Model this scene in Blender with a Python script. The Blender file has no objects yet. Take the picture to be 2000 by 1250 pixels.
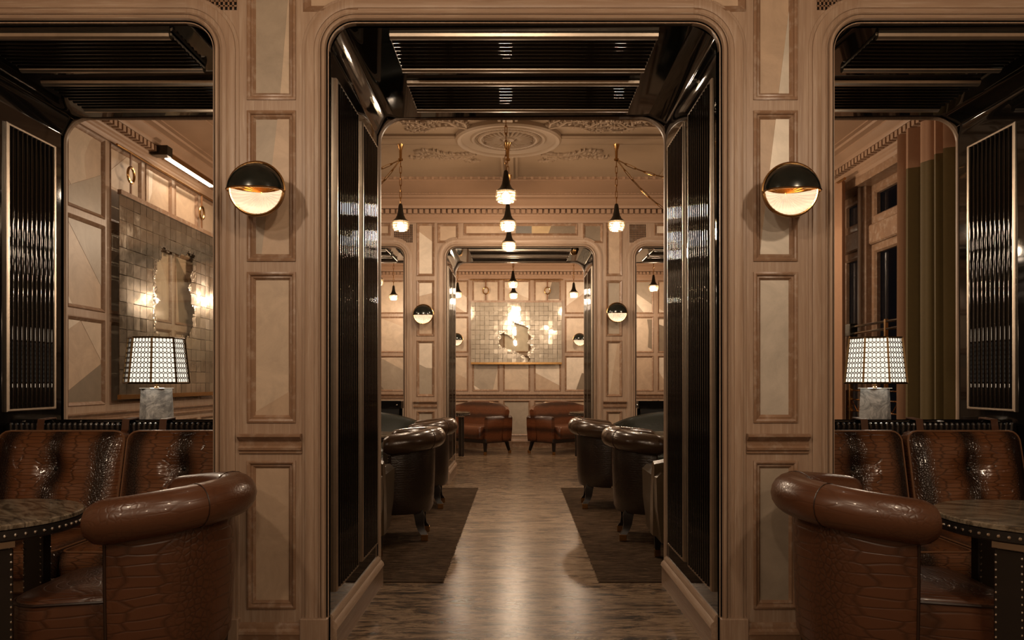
import bpy, math, random
from math import pi, sin, cos, sqrt, atan2
from mathutils import Vector, Matrix
from mathutils.geometry import tessellate_polygon

random.seed(7)
S = bpy.context.scene
COL = S.collection

# ------------------------------------------------------------------ camera, world, exposure
EYE = 1.18
cd = bpy.data.cameras.new('camera')
cam = bpy.data.objects.new('camera', cd); COL.objects.link(cam)
cam.location = (0, 0, EYE); cam.rotation_euler = (pi/2, 0, 0)
cd.sensor_fit = 'HORIZONTAL'; cd.sensor_width = 36; cd.lens = 27
cd.shift_x = -11/2000; cd.shift_y = 120/2000
cd.clip_start = .05; cd.clip_end = 100
S.camera = cam
S.view_settings.view_transform = 'Standard'; S.view_settings.look = 'None'
S.view_settings.gamma = 1; S.view_settings.use_curve_mapping = False
S.view_settings.exposure = 0.0
w = bpy.data.worlds.new('night'); S.world = w; w.use_nodes = True
w.node_tree.nodes['Background'].inputs[0].default_value = (.006, .006, .007, 1)
w.node_tree.nodes['Background'].inputs[1].default_value = .4
WARM = (1, .76, .54)
P_PEND = 30.0      # watts of one pendant
P_NEAR = 33.0      # the pendants of the viewer's room
P_SCONCE = .40
P_TABLE = 4.5
P_PIC = 9.0

# ------------------------------------------------------------------ geometry helpers
class M:
    def __init__(s): s.v = []; s.f = []; s.uv = {}
    def add(s, vs, fs, uvs=None):
        n = len(s.v); s.v += [tuple(p) for p in vs]; s.f += [tuple(i+n for i in f) for f in fs]
        if uvs:
            for i, u in enumerate(uvs): s.uv[n+i] = u
        return s
    def box(s, x0, x1, y0, y1, z0, z1, c=0):
        x0, x1 = min(x0, x1), max(x0, x1); y0, y1 = min(y0, y1), max(y0, y1); z0, z1 = min(z0, z1), max(z0, z1)
        c = min(c, (x1-x0)*.45, (y1-y0)*.45, (z1-z0)*.45)
        if c <= 0:
            s.add([(x, y, z) for z in (z0, z1) for y in (y0, y1) for x in (x0, x1)],
                  [(0, 2, 3, 1), (4, 5, 7, 6), (0, 1, 5, 4), (2, 6, 7, 3), (0, 4, 6, 2), (1, 3, 7, 5)]); return s
        vs = []; ix = {}
        for a in (0, 1):
            for b in (0, 1):
                for d in (0, 1):
                    p = [(x0, x1)[a], (y0, y1)[b], (z0, z1)[d]]; q = [c*(1-2*a), c*(1-2*b), c*(1-2*d)]
                    for k in range(3):
                        r = [p[j]+(0 if j == k else q[j]) for j in range(3)]
                        ix[a, b, d, k] = len(vs); vs.append(r)
        fs = []
        for k in range(3):
            i, j = [t for t in range(3) if t != k]
            for e in (0, 1):
                def key(ei, ej, kk=k):
                    t = [0, 0, 0]; t[k] = e; t[i] = ei; t[j] = ej; return ix[t[0], t[1], t[2], kk]
                fs.append((key(0, 0), key(1, 0), key(1, 1), key(0, 1)))
            for ei in (0, 1):
                for ej in (0, 1):
                    t0 = [0, 0, 0]; t1 = [0, 0, 0]; t0[i] = t1[i] = ei; t0[j] = t1[j] = ej; t0[k] = 0; t1[k] = 1
                    fs.append((ix[(*t0, i)], ix[(*t1, i)], ix[(*t1, j)], ix[(*t0, j)]))
        for a in (0, 1):
            for b in (0, 1):
                for d in (0, 1): fs.append((ix[a, b, d, 0], ix[a, b, d, 1], ix[a, b, d, 2]))
        return s.add(vs, fs)
    def grid(s, rows, closed_u=False, closed_v=False, cap=False, uvs=None):
        n, m = len(rows), len(rows[0]); fs = []
        for i in range(n if closed_u else n-1):
            for j in range(m if closed_v else m-1):
                a, b = i, (i+1) % n; c, d = j, (j+1) % m
                fs.append((a*m+c, b*m+c, b*m+d, a*m+d))
        if cap: fs += [tuple(range(m)), tuple(range((n-1)*m, n*m))]
        return s.add([p for r in rows for p in r], fs, [q for r in uvs for q in r] if uvs else None)
    def lathe(s, prof, n=24, c=(0, 0, 0), a0=0, a1=2*pi):
        full = abs(a1-a0-2*pi) < 1e-6; k = n if full else n+1
        rows = [[(c[0]+r*cos(a0+(a1-a0)*i/n), c[1]+r*sin(a0+(a1-a0)*i/n), c[2]+z) for i in range(k)] for r, z in prof]
        return s.grid(rows, closed_v=full)
    def tube(s, pts, r, n=8, closed=False, cap=True):
        pts = [Vector(p) for p in pts]; k = len(pts); rows = []; up = None
        for i, p in enumerate(pts):
            a = pts[(i-1) % k] if closed or i else p; b = pts[(i+1) % k] if closed or i < k-1 else p
            t = (b-a).normalized()
            if up is None:
                up = Vector((0, 0, 1)) if abs(t.z) < .9 else Vector((1, 0, 0))
            x = t.cross(up); x = x.normalized() if x.length > 1e-6 else t.orthogonal().normalized()
            up = x.cross(t).normalized(); rr = r(i/(k-1)) if callable(r) else r
            rows.append([p+x*rr*cos(2*pi*j/n)+up*rr*sin(2*pi*j/n) for j in range(n)])
        return s.grid(rows, closed_u=closed, closed_v=True, cap=cap and not closed)
    def poly(s, pts, F, n0, n1, holes=()):
        loops = [list(pts)]+[list(h) for h in holes]; flat = [p for l in loops for p in l]; m = len(flat)
        tri = tessellate_polygon([[Vector((p[0], p[1], 0)) for p in l] for l in loops])
        vs = [F(p[0], p[1], n1) for p in flat]+[F(p[0], p[1], n0) for p in flat]
        fs = [tuple(t) for t in tri]+[tuple(i+m for i in reversed(t)) for t in tri]; o = 0
        for l in loops:
            k = len(l); fs += [(o+i, o+(i+1) % k, o+m+(i+1) % k, o+m+i) for i in range(k)]; o += k
        return s.add(vs, fs)
    def ball(s, c, r, n=10, m=6, sz=(1, 1, 1)):
        rows = [[(c[0]+sz[0]*r*sin(pi*i/m)*cos(2*pi*j/n), c[1]+sz[1]*r*sin(pi*i/m)*sin(2*pi*j/n), c[2]+sz[2]*r*cos(pi*i/m)) for j in range(n)] for i in range(m+1)]
        return s.grid(rows, closed_v=True)
    def xf(s, mat):
        s.v = [tuple(mat @ Vector(p)) for p in s.v]; return s
    def mesh(s, name, mat, smooth=True):
        me = bpy.data.meshes.new(name); me.from_pydata(s.v, [], s.f); me.validate()
        if s.uv:
            l = me.uv_layers.new(name='UVMap')
            for lp in me.loops: l.data[lp.index].uv = s.uv.get(lp.vertex_index, (0, 0))
        import bmesh
        bm = bmesh.new(); bm.from_mesh(me); bmesh.ops.recalc_face_normals(bm, faces=bm.faces); bm.to_mesh(me); bm.free()
        if smooth: me.shade_smooth(); me.set_sharp_from_angle(angle=.6)
        if mat: me.materials.append(mat)
        return me
    def obj(s, name, mat, parent=None, smooth=True, loc=None):
        return ob(name, s.mesh(name, mat, smooth), parent, loc)

def ob(name, me, parent=None, loc=None, rot=None):
    o = bpy.data.objects.new(name, me); COL.objects.link(o)
    if parent: o.parent = parent
    if loc: o.location = loc
    if rot: o.rotation_euler = rot
    return o
def tag(o, label=None, cat=None, group=None, kind=None):
    if label: o['label'] = label
    if cat: o['category'] = cat
    if group: o['group'] = group
    if kind: o['kind'] = kind
    return o
def thing(name, loc=(0, 0, 0), rz=0, label=None, cat=None, group=None):
    return tag(ob(name, None, None, loc, (0, 0, rz)), label, cat, group)
def copy_tree(o, parent=None):
    c = o.copy(); COL.objects.link(c)
    if parent: c.parent = parent
    for ch in list(o.children): copy_tree(ch, c)
    return c
def dup(root, loc, rz=0, label=None, group=None, scale=None):
    c = copy_tree(root); c.location = loc; c.rotation_euler = (0, 0, rz)
    if scale: c.scale = scale
    if label: c['label'] = label
    if group: c['group'] = group
    return c
def point(name, loc, watts, color=WARM, r=.04, parent=None):
    l = bpy.data.lights.new(name, 'POINT'); l.energy = watts; l.color = color; l.shadow_soft_size = r
    o = bpy.data.objects.new(name, l); COL.objects.link(o); o.location = loc
    if parent: o.parent = parent
    return o
VX, VY, FP = 1011, 745, 1500
def px(x, y, Y): return ((x-VX)*Y/FP, EYE-(y-VY)*Y/FP)     # a point of the plane at depth Y

# ------------------------------------------------------------------ materials
class NT:
    def __init__(s, name):
        s.m = bpy.data.materials.new(name); s.m.use_nodes = True; s.t = s.m.node_tree
        s.b = s.t.nodes['Principled BSDF']; s.out = s.t.nodes['Material Output']
    def n(s, ty, **k):
        x = s.t.nodes.new('ShaderNode'+ty)
        for a, b in k.items(): setattr(x, a, b)
        return x
    def set(s, node, **k):
        for a, b in k.items():
            i = node.inputs[a.replace('_', ' ')]
            if isinstance(b, bpy.types.NodeSocket): s.t.links.new(b, i)
            else: i.default_value = b
        return node
    def link(s, a, b): s.t.links.new(a, b)
    def coord(s, scale=(1, 1, 1), kind='Object', rot=(0, 0, 0)):
        c = s.n('TexCoord'); m = s.n('Mapping'); s.link(c.outputs[kind], m.inputs[0])
        m.inputs['Scale'].default_value = scale; m.inputs['Rotation'].default_value = rot
        return m.outputs[0]
    def noise(s, vec, scale=5, detail=4, rough=.5, dist=0):
        x = s.n('TexNoise'); s.link(vec, x.inputs['Vector'])
        s.set(x, Scale=scale, Detail=detail, Roughness=rough, Distortion=dist); return x.outputs[0]
    def ramp(s, fac, stops):
        r = s.n('ValToRGB'); s.link(fac, r.inputs[0]); e = r.color_ramp.elements
        while len(e) < len(stops): e.new(.5)
        for i, (p, c) in enumerate(stops): e[i].position = p; e[i].color = (*c, 1) if len(c) == 3 else c
        return r.outputs[0]
    def mix(s, fac, a, b, mode='MIX'):
        x = s.n('MixRGB', blend_type=mode)
        for i, q in enumerate((fac, a, b)):
            if isinstance(q, bpy.types.NodeSocket): s.link(q, x.inputs[i])
            else: x.inputs[i].default_value = (*q, 1) if isinstance(q, tuple) else q
        return x.outputs[0]
    def math(s, op, a, b=None, c=None):
        x = s.n('Math', operation=op)
        for i, q in enumerate((a, b, c)):
            if q is None: continue
            if isinstance(q, bpy.types.NodeSocket): s.link(q, x.inputs[i])
            else: x.inputs[i].default_value = q
        return x.outputs[0]
    def bump(s, h, strength=.3, dist=.002):
        x = s.n('Bump'); s.link(h, x.inputs['Height']); s.set(x, Strength=strength, Distance=dist)
        s.link(x.outputs[0], s.b.inputs['Normal'])
    def fin(s, color=None, rough=None, metal=None, coat=None, ior=None):
        for k, q in (('Base Color', color), ('Roughness', rough), ('Metallic', metal), ('Coat Weight', coat), ('IOR', ior)):
            if q is None: continue
            if isinstance(q, bpy.types.NodeSocket): s.link(q, s.b.inputs[k])
            else: s.b.inputs[k].default_value = (*q, 1) if isinstance(q, tuple) else q
        return s.m

def oak(name, scale, a=(.37, .268, .192), b=(.265, .176, .119), rough=.42):
    t = NT(name); c = t.coord(scale)
    g = t.noise(c, 1, 6, .65, .6); f = t.noise(t.coord(tuple(q*4 for q in scale)), 1, 3, .6)
    col = t.mix(t.ramp(g, [(.3, (0, 0, 0)), (.7, (1, 1, 1))]), b, a)
    col = t.mix(t.ramp(f, [(.5, (0, 0, 0)), (.75, (.55,)*3)]), col, (.50, .415, .33))     # lime in the grain
    big = t.noise(t.coord((.9, .9, .5)), 1, 2); col = t.mix(t.math('MULTIPLY', big, .35), col, (.225, .14, .088))
    t.bump(f, .12, .002)
    return t.fin(col, rough)
OAKV = oak('limed_oak_upright', (38, 38, 1.6))
OAKH = oak('limed_oak_level', (1.6, 38, 38))
OAKY = oak('limed_oak_depth', (38, 1.6, 38))
OAKR = oak('red_oak_moulding', (6, 6, 6), (.275, .165, .10), (.19, .11, .066), .34)

def plain(name, col, rough=.5, metal=0, coat=0, var=.12, scale=14, bump=0, bscale=120):
    t = NT(name); n = t.noise(t.coord(), scale, 4, .6)
    c = t.mix(n, tuple(q*(1-var) for q in col), tuple(min(1, q*(1+var)) for q in col))
    if bump: t.bump(t.noise(t.coord(), bscale, 3), bump, .001)
    return t.fin(c, rough, metal, coat)
def veneer(name, col, rough=.45):
    t = NT(name); n = t.noise(t.coord(), 5, 6, .7, .8); f = t.noise(t.coord((1, 1, 1)), 90, 3, .6)
    c = t.mix(t.ramp(n, [(.3, (0, 0, 0)), (.72, (1, 1, 1))]), tuple(q*.8 for q in col), tuple(min(1, q*1.12) for q in col))
    t.bump(f, .2, .0015); return t.fin(c, rough)
PAN = {k: veneer('panel_'+k, c) for k, c in dict(tan=(.43, .315, .22), beige=(.49, .385, .285), light=(.60, .51, .41), grey=(.33, .27, .205),
       dark=(.19, .145, .10), silver=(.52, .47, .40), gold=(.43, .31, .17), slate=(.15, .14, .125)).items()}
PAN['silver'].node_tree.nodes['Principled BSDF'].inputs['Metallic'].default_value = .35
LACQ = plain('black_lacquer', (.005, .0042, .0038), .04, 0, 0, .1)
LACQ.node_tree.nodes['Principled BSDF'].inputs['IOR'].default_value = 1.4
RIBM = plain('black_gloss_rib', (.005, .004, .0035), .03, 0, 0, .1)
RIBM.node_tree.nodes['Principled BSDF'].inputs['IOR'].default_value = 1.38
NICK = plain('satin_nickel', (.52, .45, .37), .33, 1, 0, .2, 20)
BRASS = plain('aged_brass', (.44, .255, .10), .24, 1, 0, .2)
BRONZE = plain('dark_bronze', (.050, .045, .036), .24, .85, 0, .5, 30)
FLUTE = plain('glossy_flute', (.012, .011, .011), .14, 0, .6)
FLUTE.node_tree.nodes['Principled BSDF'].inputs['IOR'].default_value = 1.7
DOMEM = plain('patinated_dome', (.016, .018, .015), .16, .4, 0, .6, 25)
BLACKM = plain('black_metal', (.012, .011, .010), .3, .3)
CHROME = plain('polished_nickel', (.62, .58, .52), .12, 1)
DARKWOOD = plain('ebonised_wood', (.010, .007, .0055), .35, 0, 0)
PLASTER = plain('painted_plaster', (.25, .175, .113), .6, 0, 0, .1, 6, .15, 60)
PLASTER2 = plain('cornice_plaster', (.30, .19, .122), .5, 0, 0, .1, 6)
CURT_T = plain('tan_velvet', (.34, .19, .11), .9, 0, 0, .1, 40, .1, 300)
CURT_O = plain('olive_velvet', (.10, .066, .016), .85, 0, 0, .15, 40, .1, 300)
for m_ in (CURT_T, CURT_O): m_.node_tree.nodes['Principled BSDF'].inputs['Sheen Weight'].default_value = .12
STUD = plain('polished_nailhead', (.75, .72, .66), .15, 1)
VENTM = plain('vent_black', (.01, .008, .006), .7)

def emit(name, col, k):
    t = NT(name); e = t.n('Emission'); t.set(e, Color=(*col, 1), Strength=k); t.link(e.outputs[0], t.out.inputs[0]); return t.m
BULB = emit('lit_bulb', (1, .86, .66), 30)
SHADE = emit('lit_shade_paper', (1, .87, .70), 1.25)
TUBE = emit('lit_strip', (1, .84, .62), 7)

def glassy(name, tint, rough=.03, mixf=.75):
    t = NT(name); tr = t.n('BsdfTransparent'); gl = t.n('BsdfGlossy'); mx = t.n('MixShader'); fr = t.n('Fresnel')
    t.set(tr, Color=(*tint, 1)); t.set(gl, Roughness=rough); t.set(fr, IOR=1.5); ge = t.n('NewGeometry')
    fa = t.math('MULTIPLY', t.math('ADD', fr.outputs[0], 1-mixf-.04), t.math('SUBTRACT', 1.0, ge.outputs['Backfacing'])); t.link(fa, mx.inputs[0]); t.link(tr.outputs[0], mx.inputs[1]); t.link(gl.outputs[0], mx.inputs[2])
    t.link(mx.outputs[0], t.out.inputs[0]); return t.m
GLASS = glassy('window_glass', (.9, .92, .92), .01, .96)
CRYSTAL = glassy('cut_crystal', (.90, .84, .74), .05, .74)
_t = CRYSTAL.node_tree; _tl = _t.nodes.new('ShaderNodeBsdfTranslucent'); _tl.inputs[0].default_value = (.95, .86, .72, 1); _mx = _t.nodes.new('ShaderNodeMixShader'); _mx.inputs[0].default_value = .02
_o = _t.nodes['Material Output']; _f = _o.inputs[0].links[0].from_socket; _t.links.new(_f, _mx.inputs[1]); _t.links.new(_tl.outputs[0], _mx.inputs[2]); _t.links.new(_mx.outputs[0], _o.inputs[0])

def leather(name, ca, cb, rough=.3, period=.22, croc=True, groove=.35, small_s=(88, 80), belly_s=(12, 58)):
    """crocodile-embossed hide: bands of small round scales between bands of wide belly scales"""
    t = NT(name); c = t.n('TexCoord'); sp = t.n('SeparateXYZ'); t.link(c.outputs['UV'], sp.inputs[0])
    wob = t.math('MULTIPLY', t.math('SUBTRACT', t.noise(c.outputs['UV'], 5, 3), .5), .06)
    u = t.math('ADD', sp.outputs[0], wob); band = t.math('ABSOLUTE', t.math('SINE', t.math('MULTIPLY', u, pi/period)))
    mask = t.ramp(band, [(.25, (0, 0, 0)), (.85, (1, 1, 1))])
    def vor(sx, sy, rnd):
        m = t.n('Mapping'); t.link(c.outputs['UV'], m.inputs[0]); m.inputs['Scale'].default_value = (sx, sy, 1)
        nz = t.n('TexNoise'); t.link(m.outputs[0], nz.inputs[0]); t.set(nz, Scale=.5, Detail=1.0)
        ad = t.n('VectorMath', operation='ADD'); t.link(m.outputs[0], ad.inputs[0]); t.link(nz.outputs[1], ad.inputs[1])
        v = t.n('TexVoronoi', voronoi_dimensions='2D', feature='DISTANCE_TO_EDGE'); t.link(ad.outputs[0], v.inputs['Vector'])
        t.set(v, Scale=1.0, Randomness=rnd); return v.outputs['Distance']
    small = t.ramp(vor(*small_s, .9), [(.0, (0, 0, 0)), (.22, (1, 1, 1))])
    belly = t.ramp(vor(*belly_s, .45), [(.0, (0, 0, 0)), (.11, (1, 1, 1))])
    h = t.mix(mask, small, belly)
    col = t.mix(mask, ca, cb); n = t.noise(c.outputs['UV'], 9, 4)
    col = t.mix(t.math('MULTIPLY', n, .4), col, tuple(q*.45 for q in cb))
    if croc:
        col = t.mix(t.math('MULTIPLY', t.math('SUBTRACT', 1.0, h), groove*1.6), col, tuple(q*.25 for q in ca)); t.bump(h, groove, .004)
    return t.fin(col, rough, 0, .15)
CROC_CUSH = leather('banded_croc_hide', (.014, .009, .007), (.16, .062, .025), .20, .235, True, .38)
CROC_CHAIR = leather('brown_croc_hide', (.075, .028, .012), (.090, .034, .015), .34, .36, True, .33, (46, 42), (7, 27))
ROLL = leather('polished_brown_hide', (.088, .034, .015), (.096, .037, .017), .31, .5, True, .12, (46, 42), (7, 27))
HIDE_DK = leather('dark_brown_hide', (.016, .009, .006), (.019, .011, .007), .30, .4, True, .2)
ROLL_DK = leather('polished_dark_hide', (.042, .024, .0135), (.046, .026, .015), .2, .5, True, .08)
HIDE_GR = leather('dark_green_hide', (.018, .022, .018), (.020, .024, .019), .25, .5, True, .1)
HIDE_RED = leather('chestnut_banded_hide', (.04, .016, .009), (.15, .05, .02), .24, .2, True, .2)
PIPE = plain('dark_piping', (.022, .010, .006), .35)
PIPE_L = plain('tan_piping', (.16, .075, .035), .3)

def marble(name, light, mid, dark, sc=(2.6, 10.5, 9), rough=.26, rot=.13):
    t = NT(name); c = t.coord(sc, 'Object', (0, 0, rot))
    a = t.noise(c, 1.0, 8, .70, 2.0); b = t.noise(t.coord((sc[0]*2.2, sc[1]*2.6, sc[2]), 'Object', (0, 0, rot)), 1, 6, .72, 1.4)
    big = t.noise(t.coord((.5, .9, .9), 'Object'), 1.5, 2)
    col = t.ramp(a, [(.37, dark), (.455, mid), (.55, light), (.68, mid)])
    col = t.mix(t.ramp(b, [(.50, (0, 0, 0)), (.64, (.85,)*3)]), col, dark)
    col = t.mix(t.math('MULTIPLY', big, .2), col, mid)
    t.b.inputs['Specular IOR Level'].default_value = .11; return t.fin(col, rough, 0, 0)
MARB = marble('veined_brown_marble', (.27, .19, .122), (.105, .068, .041), (.02, .017, .015))
MARB_L = marble('veined_pale_marble', (.29, .21, .14), (.14, .092, .057), (.042, .03, .02), (2.0, 8.5, 7))
STONE = marble('grey_marble', (.74, .73, .71), (.42, .42, .415), (.22, .22, .222), (5, 5, 9), .25, .7)
TTOP = marble('table_marble', (.22, .18, .13), (.10, .075, .05), (.03, .024, .018), (3, 12, 9), .07)
def carpet():
    t = NT('striated_carpet'); a = t.noise(t.coord((7, 42, 20)), 1, 5, .75, .8); f = t.noise(t.coord((1, 1, 1)), 160, 2)
    col = t.ramp(a, [(.35, (.016, .010, .006)), (.55, (.066, .042, .025)), (.72, (.14, .092, .056))]); t.bump(f, .6, .006)
    t.b.inputs['Specular IOR Level'].default_value = .05; return t.fin(col, .95)
CARPET = carpet()
def leafm(name, a, b, r0, r1, me=.35):
    t = NT(name); n = t.noise(t.coord(), 9, 6, .75, .5); sc = t.noise(t.coord((1, 1, 1)), 70, 4, .7)
    t.bump(sc, .03, .002)
    rr = t.ramp(n, [(.35, (r0,)*3), (.7, (r1,)*3)])
    return t.fin(t.mix(n, a, b), rr, me)
LEAFS = [leafm('silver_leaf_bright', (.36, .315, .25), (.46, .41, .335), .09, .16), leafm('silver_leaf_dull', (.30, .26, .205), (.42, .375, .305), .11, .2)]

LEAFD = [leafm('aged_leaf_bright', (.24, .205, .16), (.42, .37, .30), .08, .2, .8), leafm('aged_leaf_dull', (.18, .15, .115), (.33, .285, .225), .12, .28, .8)]

# ------------------------------------------------------------------ panelled wall builders
def clip(poly, u0, u1, v0, v1):
    for ax, lim, sg in ((0, u0, 1), (0, u1, -1), (1, v0, 1), (1, v1, -1)):
        out = []
        for i, p in enumerate(poly):
            q = poly[(i+1) % len(poly)]; a = sg*(p[ax]-lim); b = sg*(q[ax]-lim)
            if a >= 0: out.append(p)
            if (a >= 0) != (b >= 0):
                t = a/(a-b); out.append((p[0]+t*(q[0]-p[0]), p[1]+t*(q[1]-p[1])))
        poly = out
        if len(poly) < 3: return []
    return poly
def ring(m, F, u0, u1, v0, v1, prof):
    """mitred frame: prof = (distance inward, height)"""
    rows = [[F(u0+d, v0+d, h), F(u1-d, v0+d, h), F(u1-d, v1-d, h), F(u0+d, v1-d, h)] for d, h in prof]
    return m.grid(rows, closed_v=True)
MOULD = [(-.012, 0), (-.012, .006), (-.004, .009), (.002, .006), (.006, -.003), (.012, -.001), (.016, -.006), (.022, -.012)]
def panel(wall, F, u0, u1, v0, v1, tone='tan', inlays=(), s=1.0, fine=True):
    p = M().box(0, 1, 0, 1, 0, 1); p.v = [F(u0+a*(u1-u0), v0+c*(v1-v0), -.03+.018*b) for a, b, c in p.v]
    o = p.obj('panel', PAN[tone], wall, False)
    for t, poly in inlays:
        q = clip(poly, u0+.018, u1-.018, v0+.018, v1-.018)
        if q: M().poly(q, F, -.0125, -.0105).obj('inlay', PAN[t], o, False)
    m = M(); ring(m, F, u0, u1, v0, v1, MOULD if fine else [(-.012, 0), (-.004, .009), (.012, -.002), (.02, -.012)]); m.obj('moulding', OAKR, o)
    return o
def rect(u0, u1, v0, v1): return [(u0, v0), (u1, v0), (u1, v1), (u0, v1)]
def arch(x0, x1, zt, r, zb=0.0, d=0.0, n=10, bump=0):
    """left foot up, round and down to the right foot; d moves it outwards"""
    R = r+d; pts = [(x0-d, zb)]
    for i in range(n+1):
        a = pi-i*pi/2/n; q = R-bump*abs(sin(3*(pi-a))); pts.append((x0+r+q*cos(a), zt-r+q*sin(a)))
    for i in range(n+1):
        a = pi/2-i*pi/2/n; q = R-bump*abs(sin(3*(pi/2-a))); pts.append((x1-r+q*cos(a), zt-r+q*sin(a)))
    return pts+[(x1+d, zb)]
ZT, RAD = 2.72, .115
ARCHP = [(0, -.03), (0, -.006), (.004, 0), (.010, 0), (.0105, .008), (.014, .017), (.020, .021), (.026, .019), (.030, .010), (.0305, .004), (.034, .004), (.0345, .012), (.038, .015), (.041, .012), (.0415, .007), (.060, .007), (.0605, .012), (.062, .013), (.096, .013), (.098, .012), (.0985, .004), (.112, .004), (.114, .002), (.114, -.002)]
def architrave(wall, F, x0, x1, zb=.168):
    n = 10; rows = [arch(x0, x1, ZT, RAD, zb, d, n) for d, h in ARCHP]; hs = [h for d, h in ARCHP]; k = len(rows[0])
    for a, b, mt in ((0, 1, OAKV), (1, n+1, OAKV), (n+1, n+2, OAKH), (n+2, 2*n+2, OAKV), (2*n+2, 2*n+3, OAKV)):
        m = M(); m.grid([[F(p[0], p[1], h) for p in r[a:b+1]] for r, h in zip(rows, hs)]); m.obj('architrave', mt, wall)

def sweepx(prof, F, u0, u1, m=None):
    """straight moulding: prof = (height v, proud n)"""
    m = m or M(); m.grid([[F(u0, v, n), F(u1, v, n)] for v, n in prof]+[[F(u0, prof[0][0], prof[0][1]), F(u1, prof[0][0], prof[0][1])]])
    m.add([F(u0, v, n) for v, n in prof], [tuple(range(len(prof)))]); m.add([F(u1, v, n) for v, n in prof], [tuple(range(len(prof)))])
    return m
RAILP = [(.872, -.001), (.872, .008), (.882, .008), (.886, .016), (.896, .018), (.904, .008), (.925, .010), (.934, .024), (.944, .034), (.953, .034), (.956, .022), (.956, -.001)]
BASEP = [(0, -.001), (0, .022), (.092, .022), (.10, .026), (.112, .024), (.122, .014), (.138, .012), (.146, .006), (.146, -.001)]

rib_mesh = {}
def rib(L, r):
    k = (round(L, 3), round(r, 4))
    if k not in rib_mesh:
        m = M(); n = 8; m.grid([[(r*cos(pi*i/n), z, r*sin(pi*i/n)) for i in range(n+1)] for z in (0, L)]); m.add([(r*cos(pi*i/n), 0, r*sin(pi*i/n)) for i in range(n+1)], [tuple(range(n+1))])
        rib_mesh[k] = m.mesh('rib', RIBM)
    return rib_mesh[k]
def fluted(wall, name, F, u0, u1, v0, v1, n, along='v', fw=.018, bars=False, single=True):
    """black fluted panel in a nickel frame on a plane F(u, v, n)"""
    b = M(); b.box(0, 1, 0, 1, 0, 1); b.v = [F(u0+a*(u1-u0), v0+c*(v1-v0), .002+.003*d) for a, d, c in b.v]
    o = b.obj(name, LACQ, wall, False)
    m = M()
    if bars:       # rounded bars on the two long sides, thin strips on the short ends
        for v in (v0, v1): m.tube([F(u0, v, .014), F(u1, v, .014)], .021, 10)
        for u in (u0, u1): m.tube([F(u, v0, .010), F(u, v1, .010)], .006, 6)
    else: ring(m, F, u0, u1, v0, v1, [(-fw, 0), (-fw, .012), (-fw*.7, .018), (-fw*.2, .018), (0, .012), (0, 0)])
    m.obj('frame_strip', NICK, o)
    lo, hi, L = (u0, u1, v1-v0) if along == 'v' else (v0, v1, u1-u0)
    p = (hi-lo)/n; O = Vector(F(0, 0, 0)); eu = Vector(F(1, 0, 0))-O; ev = Vector(F(0, 1, 0))-O; en = Vector(F(0, 0, 1))-O
    ex, ey = (eu, ev) if along == 'v' else (ev, eu)
    ms = rib(L, p*.47); acc = M()
    for i in range(n):
        c = lo+(i+.5)*p; q = Vector(F(c, v0, .004)) if along == 'v' else Vector(F(u0, c, .004))
        mat = Matrix(((ex.x, ey.x, en.x, q.x), (ex.y, ey.y, en.y, q.y), (ex.z, ey.z, en.z, q.z), (0, 0, 0, 1)))
        if single:
            r = ob('rib', ms, o); r.matrix_local = mat
        else:
            t = M(); t.v = [tuple(v.co) for v in ms.vertices]; t.f = [tuple(f.vertices) for f in ms.polygons]; t.xf(mat); acc.add(t.v, t.f)
    if not single: tag(acc.obj('ribs', RIBM, o), kind='stuff')
    return o

WL, WR = -3.1, 3.05
PORTALS = [(-2.64, -1.309), (-.812, .868), (1.362, 2.571)]
PIERS = [(-1.15, -.965), (1.025, 1.19)]
ROWS = [(2.401, 2.99), (1.708, 2.331), (1.015, 1.638), (.216, .828)]
HEADER = [(-2.52, -2.12), (-2.02, -1.47), (-.91, -.69), (-.61, .68), (.76, .97), (1.58, 2.1), (2.2, 2.5)]
VENTS = [(-1.42, -1.205), (1.285, 1.475)]
def vent(wall, F, u0, u1, v0, v1, nu, nv):
    o = M().box(0, 1, 0, 1, 0, 1); o.v = [F(u0+a*(u1-u0), v0+c*(v1-v0), -.03+.01*b) for a, b, c in o.v]
    o = o.obj('vent', VENTM, wall, False); m = M(); g = .0035
    for i in range(nu+1):
        u = u0+(u1-u0)*i/nu; t = M().box(u-g, u+g, v0, v1, 0, 1); m.add([F(a, c, -.012+.008*b) for a, b, c in [(x, z, y) for x, z, y in [(q[0], q[2], q[1]) for q in t.v]]], t.f)
    for i in range(nv+1):
        v = v0+(v1-v0)*i/nv; t = M().box(u0, u1, v-g*.8, v+g*.8, 0, 1); m.add([F(q[0], q[1], -.012+.008*q[2]) for q in t.v], t.f)
    tag(m.obj('lattice', OAKR, o, False), kind='stuff')
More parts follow.
